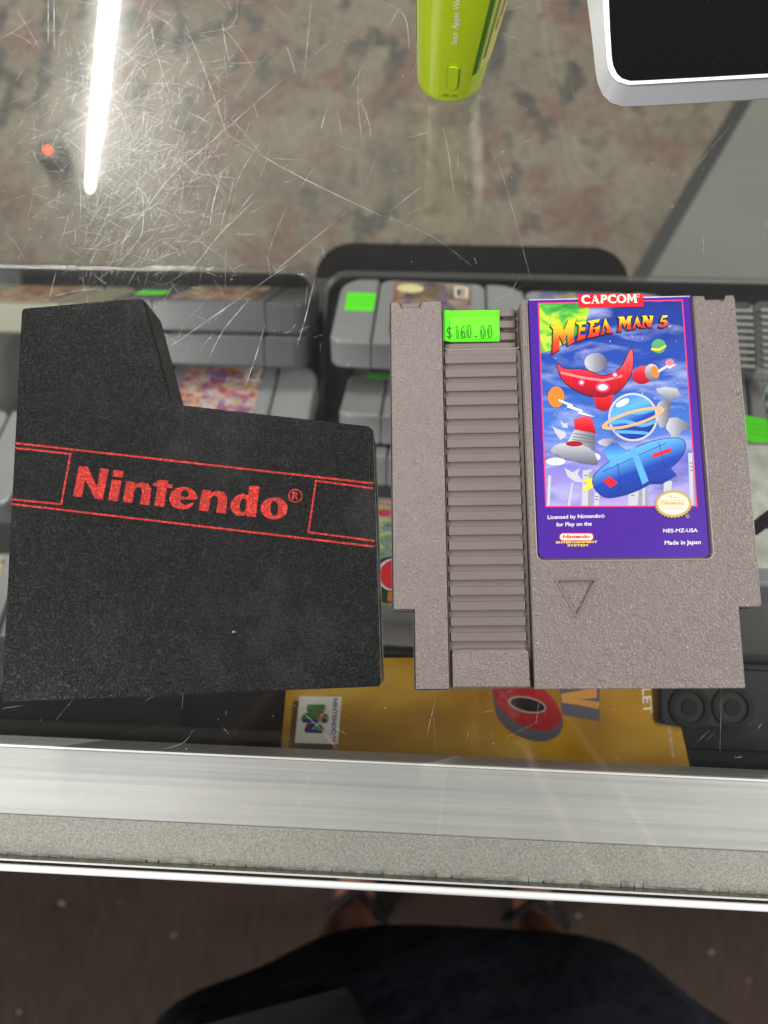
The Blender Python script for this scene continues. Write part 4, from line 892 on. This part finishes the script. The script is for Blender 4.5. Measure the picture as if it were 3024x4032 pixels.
# ------------------------------------------------------------------ lime vape standing on the glass
vc = Vector((7.4, 218.5, 0))
vp = empty('vape_device', tuple(vc), (0, 0, 0), 'glossy lime green vape standing upright on the glass, cut by the top edge', 'vape')
def vsec(z):
    t = min(1, z/60); wx = 12.8+4.2*t; wy = 12.4+1.5*t; r = 1.0
    if z < 2.2: r = math.sqrt(max(0, 1-((2.2-z)/2.2)**2))*.16+.84
    if z > 84: r = math.sqrt(max(0, 1-((z-84)/8)**2))*.6+.4
    return wx*r, wy*r, 3.4*t
def vpt(t, z, out=0.0):
    wx, wy, ox = vsec(z); c, s = math.cos(t), math.sin(t); e = .92
    x = math.copysign(abs(c)**e, c)*(wx+out)+ox; y = math.copysign(abs(s)**e, s)*(wy+out)
    a_ = math.radians(-6); return (x*math.cos(a_)-y*math.sin(a_), x*math.sin(a_)+y*math.cos(a_), z)
def vsurf(t0, t1, z0, z1, out, nt_=48, nz=24):
    V, F = [], []
    for i in range(nz+1):
        for j in range(nt_+1): V.append(vpt(t0+(t1-t0)*j/nt_, z0+(z1-z0)*i/nz, out))
    for i in range(nz):
        for j in range(nt_): a_ = i*(nt_+1)+j; F.append((a_, a_+1, a_+nt_+2, a_+nt_+1))
    return V, F
V, F = [], []
zs = [0, .15, .4, .8, 1.3, 2.2, 4, 8, 15, 25, 40, 60, 75, 84, 86, 88, 90, 91.5, 92]
NT = 72
for z in zs:
    for j in range(NT): V.append(vpt(2*math.pi*j/NT, z))
for i in range(len(zs)-1):
    for j in range(NT): F.append((i*NT+j, i*NT+(j+1) % NT, (i+1)*NT+(j+1) % NT, (i+1)*NT+j))
F += [tuple(range(NT))[::-1], tuple(range((len(zs)-1)*NT, len(zs)*NT))]
shell = mk('shell', V, F, M_lime, vp, world=False, smooth=True)
R_ = math.radians
def arc_panel(name, t0, t1, z0, z1, out, m, parent, r=1.0):
    # panel wrapped on the shell with its own thickness
    nt_, nz = 10, 16; V, F = [], []
    for o_ in (-.6, out):
        for i in range(nz+1):
            for j in range(nt_+1):
                z = z0+(z1-z0)*i/nz
                V.append(vpt(t0+(t1-t0)*j/nt_, z, o_))
    B = (nz+1)*(nt_+1)
    for i in range(nz):
        for j in range(nt_):
            a_ = i*(nt_+1)+j; F.append((B+a_, B+a_+1, B+a_+nt_+2, B+a_+nt_+1))
    for i in range(nz):
        for j in (0, nt_): a_ = i*(nt_+1)+j; F.append((a_, a_+nt_+1, B+a_+nt_+1, B+a_))
    for j in range(nt_):
        for i in (0, nz): a_ = i*(nt_+1)+j; F.append((a_, a_+1, B+a_+1, B+a_))
    return mk(name, V, F, m, parent, world=False, smooth=False)
arc_panel('dark_groove', R_(-166), R_(-174), 20, 80, .12, M_dgreen, vp)
arc_panel('dark_groove', R_(-56), R_(-48), 15, 80, .12, M_dgreen, vp)
side = arc_panel('side_panel', R_(-45), R_(25), 17, 80, .35, M_paleg, vp)
for k, tt in enumerate((-43, -41, -39)):
    arc_panel('panel_line', R_(tt), R_(tt+.5), 22, 79, .42, M_dgreen, side)
arc_panel('pink_mark', R_(-33), R_(-29), 34, 39, .42, ink('dusty_pink_ink', (.42, .12, .12)), side)
arc_panel('pink_mark', R_(-31), R_(-24), 39, 50, .42, ink('dusty_rose_ink', (.45, .14, .14)), side)
# front button and slot lie on the flat front (t around -100 deg)
def vfront(x, z, out):       # point on the front surface at local x
    best = min((vpt(R_(a_), z, out) for a_ in [(-150+i*.5) for i in range(220)]), key=lambda p: abs(p[0]-x)); return best
def vfront_poly(name, outline, z_in, out, m, parent):
    mm = curve_mesh([outline]); V = [vfront(x, z, out) for x, z, _ in mm[0]]; Vb = [vfront(x, z, -.5) for x, z, _ in mm[0]]
    n = len(V); F = [tuple(f) for f in mm[1]]
    o_ = [vfront(x, z, out) for x, z in outline]; oi = [vfront(x, z, -.5) for x, z in outline]; k = len(outline)
    F2 = [(n+i, n+(i+1) % k, n+k+(i+1) % k, n+k+i) for i in range(k)]
    return mk(name, V+o_+oi, F+F2, m, parent, world=False)
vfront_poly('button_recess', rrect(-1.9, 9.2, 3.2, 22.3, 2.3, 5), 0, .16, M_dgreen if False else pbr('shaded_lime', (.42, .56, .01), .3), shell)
vfront_poly('button', rrect(-1.1, 10.0, 2.5, 21.4, 1.7, 5), 0, .7, M_limeb, vp)
vfront_poly('port_slot', rrect(-2.8, 4.4, 3.0, 6.2, .7, 3), 0, .2, pbr('slot_lime', (.30, .40, .01), .4), shell)
vs_, fs_ = text_mesh('Sour Apple Wa', .012)
mk('flavour_name', [vfront(2.0-2.9*y_, 32+20*x_, .12) for x_, y_ in vs_], fs_, ink('silver_white_ink', (.85, .88, .75), .3), vp, world=False)

# ------------------------------------------------------------------ white payment terminal with a black screen
kt = .10
def plane_pt(u, v, z): return P(u, v, z, kt, 210)
def corner_path(pl, extra_x, extra_y):
    """pl: list of points from far left, down the left side, round the corner and along the front to the right"""
    return pl
bot_px = [(2338, 60), (2356, 200), (2372, 330), (2382, 372), (2400, 398), (2430, 415), (2470, 420), (2560, 418), (2800, 405), (3024, 391)]
mid_px = [(2312, 0), (2330, 140), (2346, 290), (2354, 330), (2372, 372), (2404, 404), (2450, 419), (2540, 416), (2800, 402), (3024, 386)]
rim_px = [(2372, 0), (2380, 120), (2388, 240), (2394, 272), (2408, 303), (2434, 325), (2474, 336), (2540, 333), (2800, 318), (3024, 306)]
scr_px = [(2396, 0), (2401, 120), (2408, 230), (2414, 262), (2428, 292), (2448, 311), (2480, 321), (2540, 319), (2800, 305), (3024, 292)]
def loopz(px, z, ins):
    p = [plane_pt(u, v, z) for u, v in px]
    dl = (p[0]-p[1]).normalized(); dr = (p[-1]-p[-2]).normalized()
    W, D = 118, 150
    # complete the rounded rectangle beyond the frame
    r_end = p[-1] + dr*30; l_end = p[0] + dl*80
    up_ = Vector((0, 0, 0))
    far_r = r_end + (l_end - p[6])
    cen = Vector(((l_end.x+r_end.x)/2, (l_end.y+r_end.y)/2, 0))
    pts = [l_end] + p + [r_end, far_r]
    return pts
zb, zm, zr = 15, 18, 28
lo = [loopz(bot_px, zb, 0), loopz(mid_px, zm+1, 0), loopz(mid_px, zm+4, 0), loopz(rim_px, zr-1.2, 0), loopz(rim_px, zr, 0), loopz(scr_px, zr, 0)]
k = len(lo[0])
term = empty('payment_terminal', (120, 262, 0), (0, 0, 0), 'white payment terminal with a black screen tilted up, cut by the top right corner', 'payment terminal')
V = [p for l in lo[:5] for p in l]
F = [(i*k+j, i*k+(j+1) % k, (i+1)*k+(j+1) % k, (i+1)*k+j) for i in range(4) for j in range(k)] + [tuple(range(k))[::-1]]
tb_ = mk('body', V, F, M_wht, term, smooth=True)
V = [p for l in lo[4:6] for p in l]
gk = mk('screen_gasket', [v+Vector((0, 0, .25)) for v in V], [(j, (j+1) % k, k+(j+1) % k, k+j) for j in range(k)], M_whtrim, term, up=True)
mk('screen', [v+Vector((0, 0, .15)) for v in lo[5]], [tuple(range(k))], M_screen, term, up=True)
sp = []
for i in range(22):
    p_ = plane_pt(random.uniform(2430, 3000), random.uniform(0, 285), zr)+Vector((0, 0, .2)); r = random.uniform(.03, .09); a_ = random.uniform(0, 3)
    d = Vector((math.cos(a_), math.sin(a_), 0))*r*random.choice([1, 1, 2.5]); n_ = Vector((-math.sin(a_), math.cos(a_), 0))*r
    sp.append(([p_-d, p_+n_*.7, p_+d, p_-n_*.7], [(0, 1, 2, 3)]))
tag(mk('dust_specks', *join(*sp), M_speck, term), kind='stuff')
ft = mk('foot', *curve_mesh([rrect(88, 232, 180, 330, 12, 5)], .3, 16, 1, 2), M_wht, term)
# small dark slot on the front wall
q = [P(u, v, zm+5, kt, 210)+Vector((0, -1.2, 0)) for u, v in ((2478, 384), (2484, 366), (2510, 354), (2560, 352), (2530, 360), (2505, 372), (2490, 392))]

# ------------------------------------------------------------------ red glow added under the glass to stand in for a red reflection
lp = P(175, 572, -560)
pl_ = bev(mk('red_dot_box', *box(lp.x-14, lp.y-12, -599, lp.x+14, lp.y+16, -570), pbr('red_dot_box_plastic', (.07, .06, .05), .5)), 4, 3)
sv = []; 
bm = bmesh.new(); bmesh.ops.create_uvsphere(bm, u_segments=16, v_segments=10, radius=3.6)
mk('red_dot_glow', [Vector(v.co)+Vector((lp.x, lp.y, -569)) for v in bm.verts], [tuple(v.index for v in f.verts) for f in bm.faces], led(), pl_, smooth=True); bm.free()
tag(pl_, 'small dark added box on the mottled case bottom, its red glow standing in for a reflected light', 'reflection stand-in')

# ------------------------------------------------------------------ the person standing at the counter
pe = empty('person', (40, -420, -1000), (0, 0, 0), 'person in navy shirt, dark shorts and black sandals standing at the counter, seen from above', 'person')
def skin(name, nodes, edges, m, parent, sub=2, root=0):
    me = bpy.data.meshes.new(name)
    inv = rootm(parent).inverted()
    me.from_pydata([tuple(inv @ (Vector(p[:3])*S)) for p in nodes], edges, [])
    o = bpy.data.objects.new(name, me); C.objects.link(o); o.parent = parent
    sk = o.modifiers.new('skin', 'SKIN'); sk.use_smooth_shade = True
    for i, p in enumerate(nodes):
        r = p[3]; me.skin_vertices[0].data[i].radius = ((r[0]*S, r[1]*S) if isinstance(r, tuple) else (r*S, r*S))
        me.skin_vertices[0].data[i].use_root = (i == root)
    s_ = o.modifiers.new('sub', 'SUBSURF'); s_.levels = sub; s_.render_levels = sub
    me.materials.append(m); return o
nodes = [(30, -410, -130, (150, 110)), (30, -400, 60, (135, 100)), (30, -405, 300, (150, 95)), (30, -420, 400, 75), (30, -415, 470, 48), (30, -400, 530, 62), (30, -395, 610, 82), (30, -395, 660, 55)]
edges = [(i, i+1) for i in range(7)]
def leg(x0, x1, yf):
    b = len(nodes)
    nodes.extend([(x0, -405, -210, 88), (x0+(x1-x0)*.5, -400, -520, 60), (x1, -405, -760, 50), (x1, -412, -945, 33), (x1+2, -360, -975, 30), (x1+4, -290, -984, 24), (x1+5, -250, -987, 17)])
    edges.extend([(0, b), (b, b+1), (b+1, b+2), (b+2, b+3), (b+3, b+4), (b+4, b+5), (b+5, b+6)])
leg(-60, -75, 0); leg(115, 190, 0)
for s_ in (-1, 1):
    b = len(nodes); cx = 30
    nodes.extend([(cx+s_*165, -415, 385, 50), (cx+s_*235, -370, 190, 40), (cx+s_*250, -320, 110, 34), (s_*150, -150, 260, 26), (s_*100, -62, 320, 26)])
    edges.extend([(2, b), (b, b+1), (b+1, b+2), (b+2, b+3), (b+3, b+4)])
    for k_, (dx, dy, dz) in enumerate(((-26, 44, 6), (-28, 40, 22), (-28, 30, 38), (-26, 18, 50), (-40, -4, -4))):
        c_ = len(nodes)
        nodes.extend([(s_*(100+dx*.5), -62+dy*.6, 322+dz*.5, 9), (s_*(100+dx), -62+dy, 326+dz, 7.5)])
        edges.extend([(b+4, c_), (c_, c_+1)])
body_ = skin('body', nodes, edges, M_skin, pe)
rings = [(-405, 48, -392, 238, 164), (-400, 48, -392, 240, 166), (-330, 46, -390, 232, 162), (-200, 42, -390, 212, 156), (0, 34, -392, 192, 150), (200, 30, -400, 190, 138), (330, 30, -408, 196, 112), (392, 30, -414, 170, 84), (420, 30, -417, 95, 66), (436, 30, -417, 66, 58)]
V = []; F = []; n_ = 64
for k_, (z_, cx_, cy_, rx_, ry_) in enumerate(rings):
    for j in range(n_):
        t = 2*math.pi*j/n_; wv = 1+.030*math.sin(4*t+z_*.012+.6)+.018*math.sin(9*t+1.3+z_*.01) if k_ < 6 else 1
        c_, s_ = math.cos(t), math.sin(t); V.append((cx_+(rx_+22 if k_ < 3 else rx_)*wv*math.copysign(abs(c_)**.86, c_), cy_+ry_*wv*math.copysign(abs(s_)**.86, s_), z_+(14*math.cos(t-2.2) if k_ < 3 else 0)))
F = [(a_*n_+j, a_*n_+(j+1) % n_, (a_+1)*n_+(j+1) % n_, (a_+1)*n_+j) for a_ in range(len(rings)-1) for j in range(n_)]
shirt = mk('shirt', V, F, M_shirt, pe, smooth=True)
so = shirt.modifiers.new('s', 'SOLIDIFY'); so.thickness = 3*S
for s_ in (-1, 1): skin('sleeve', [(30+s_*120, -412, 372, 66), (30+s_*190, -400, 320, 62), (30+s_*245, -365, 190, 58), (30+s_*252, -318, 108, 50), (15+s_*195, -230, 190, 44), (s_*146, -145, 264, 38)], [(0, 1), (1, 2), (2, 3), (3, 4), (4, 5)], M_shirt, shirt)  # unseen sleeves lengthened to the wrist to darken the arms' reflection
skin('shorts', [(30, -410, -180, (165, 125)), (-62, -400, -270, 104), (-68, -400, -500, 92), (140, -360, -300, 112), (175, -360, -500, 106)], [(0, 1), (1, 2), (0, 3), (3, 4)], M_shorts, pe)
bm = bmesh.new(); bmesh.ops.create_uvsphere(bm, u_segments=24, v_segments=16, radius=1.0)
bmesh.ops.delete(bm, geom=[v for v in bm.verts if v.co.z < -.1 and v.co.y > -.1 or v.co.z < -.6], context='VERTS'); bm.verts.ensure_lookup_table(); bm.verts.index_update()
hair = mk('hair', [Vector((30+v.co.x*92, -402+v.co.y*104, 615+v.co.z*98)) for v in bm.verts], [tuple(v.index for v in f.verts) for f in bm.faces], M_hair, pe, smooth=True); bm.free()
for x_ in (-70, 195):
    sd = mk('sandal', *curve_mesh([cr([(x_-42, -455), (x_-38, -330), (x_-46, -240), (x_-10, -205), (x_+38, -225), (x_+44, -320), (x_+36, -455), (x_, -475)], 5)], -1000, -984, 2, 2), M_sandal, pe)
    mk('strap', *tube([(x_-44, -300, -992), (x_-32, -305, -950), (x_, -308, -938), (x_+34, -305, -950), (x_+44, -300, -992)], 10, 8), M_sandal, sd, smooth=True)
    mk('strap', *tube([(x_-40, -420, -992), (x_-38, -400, -930), (x_, -365, -925), (x_+38, -400, -930), (x_+38, -420, -992)], 9, 8), M_sandal, sd, smooth=True)
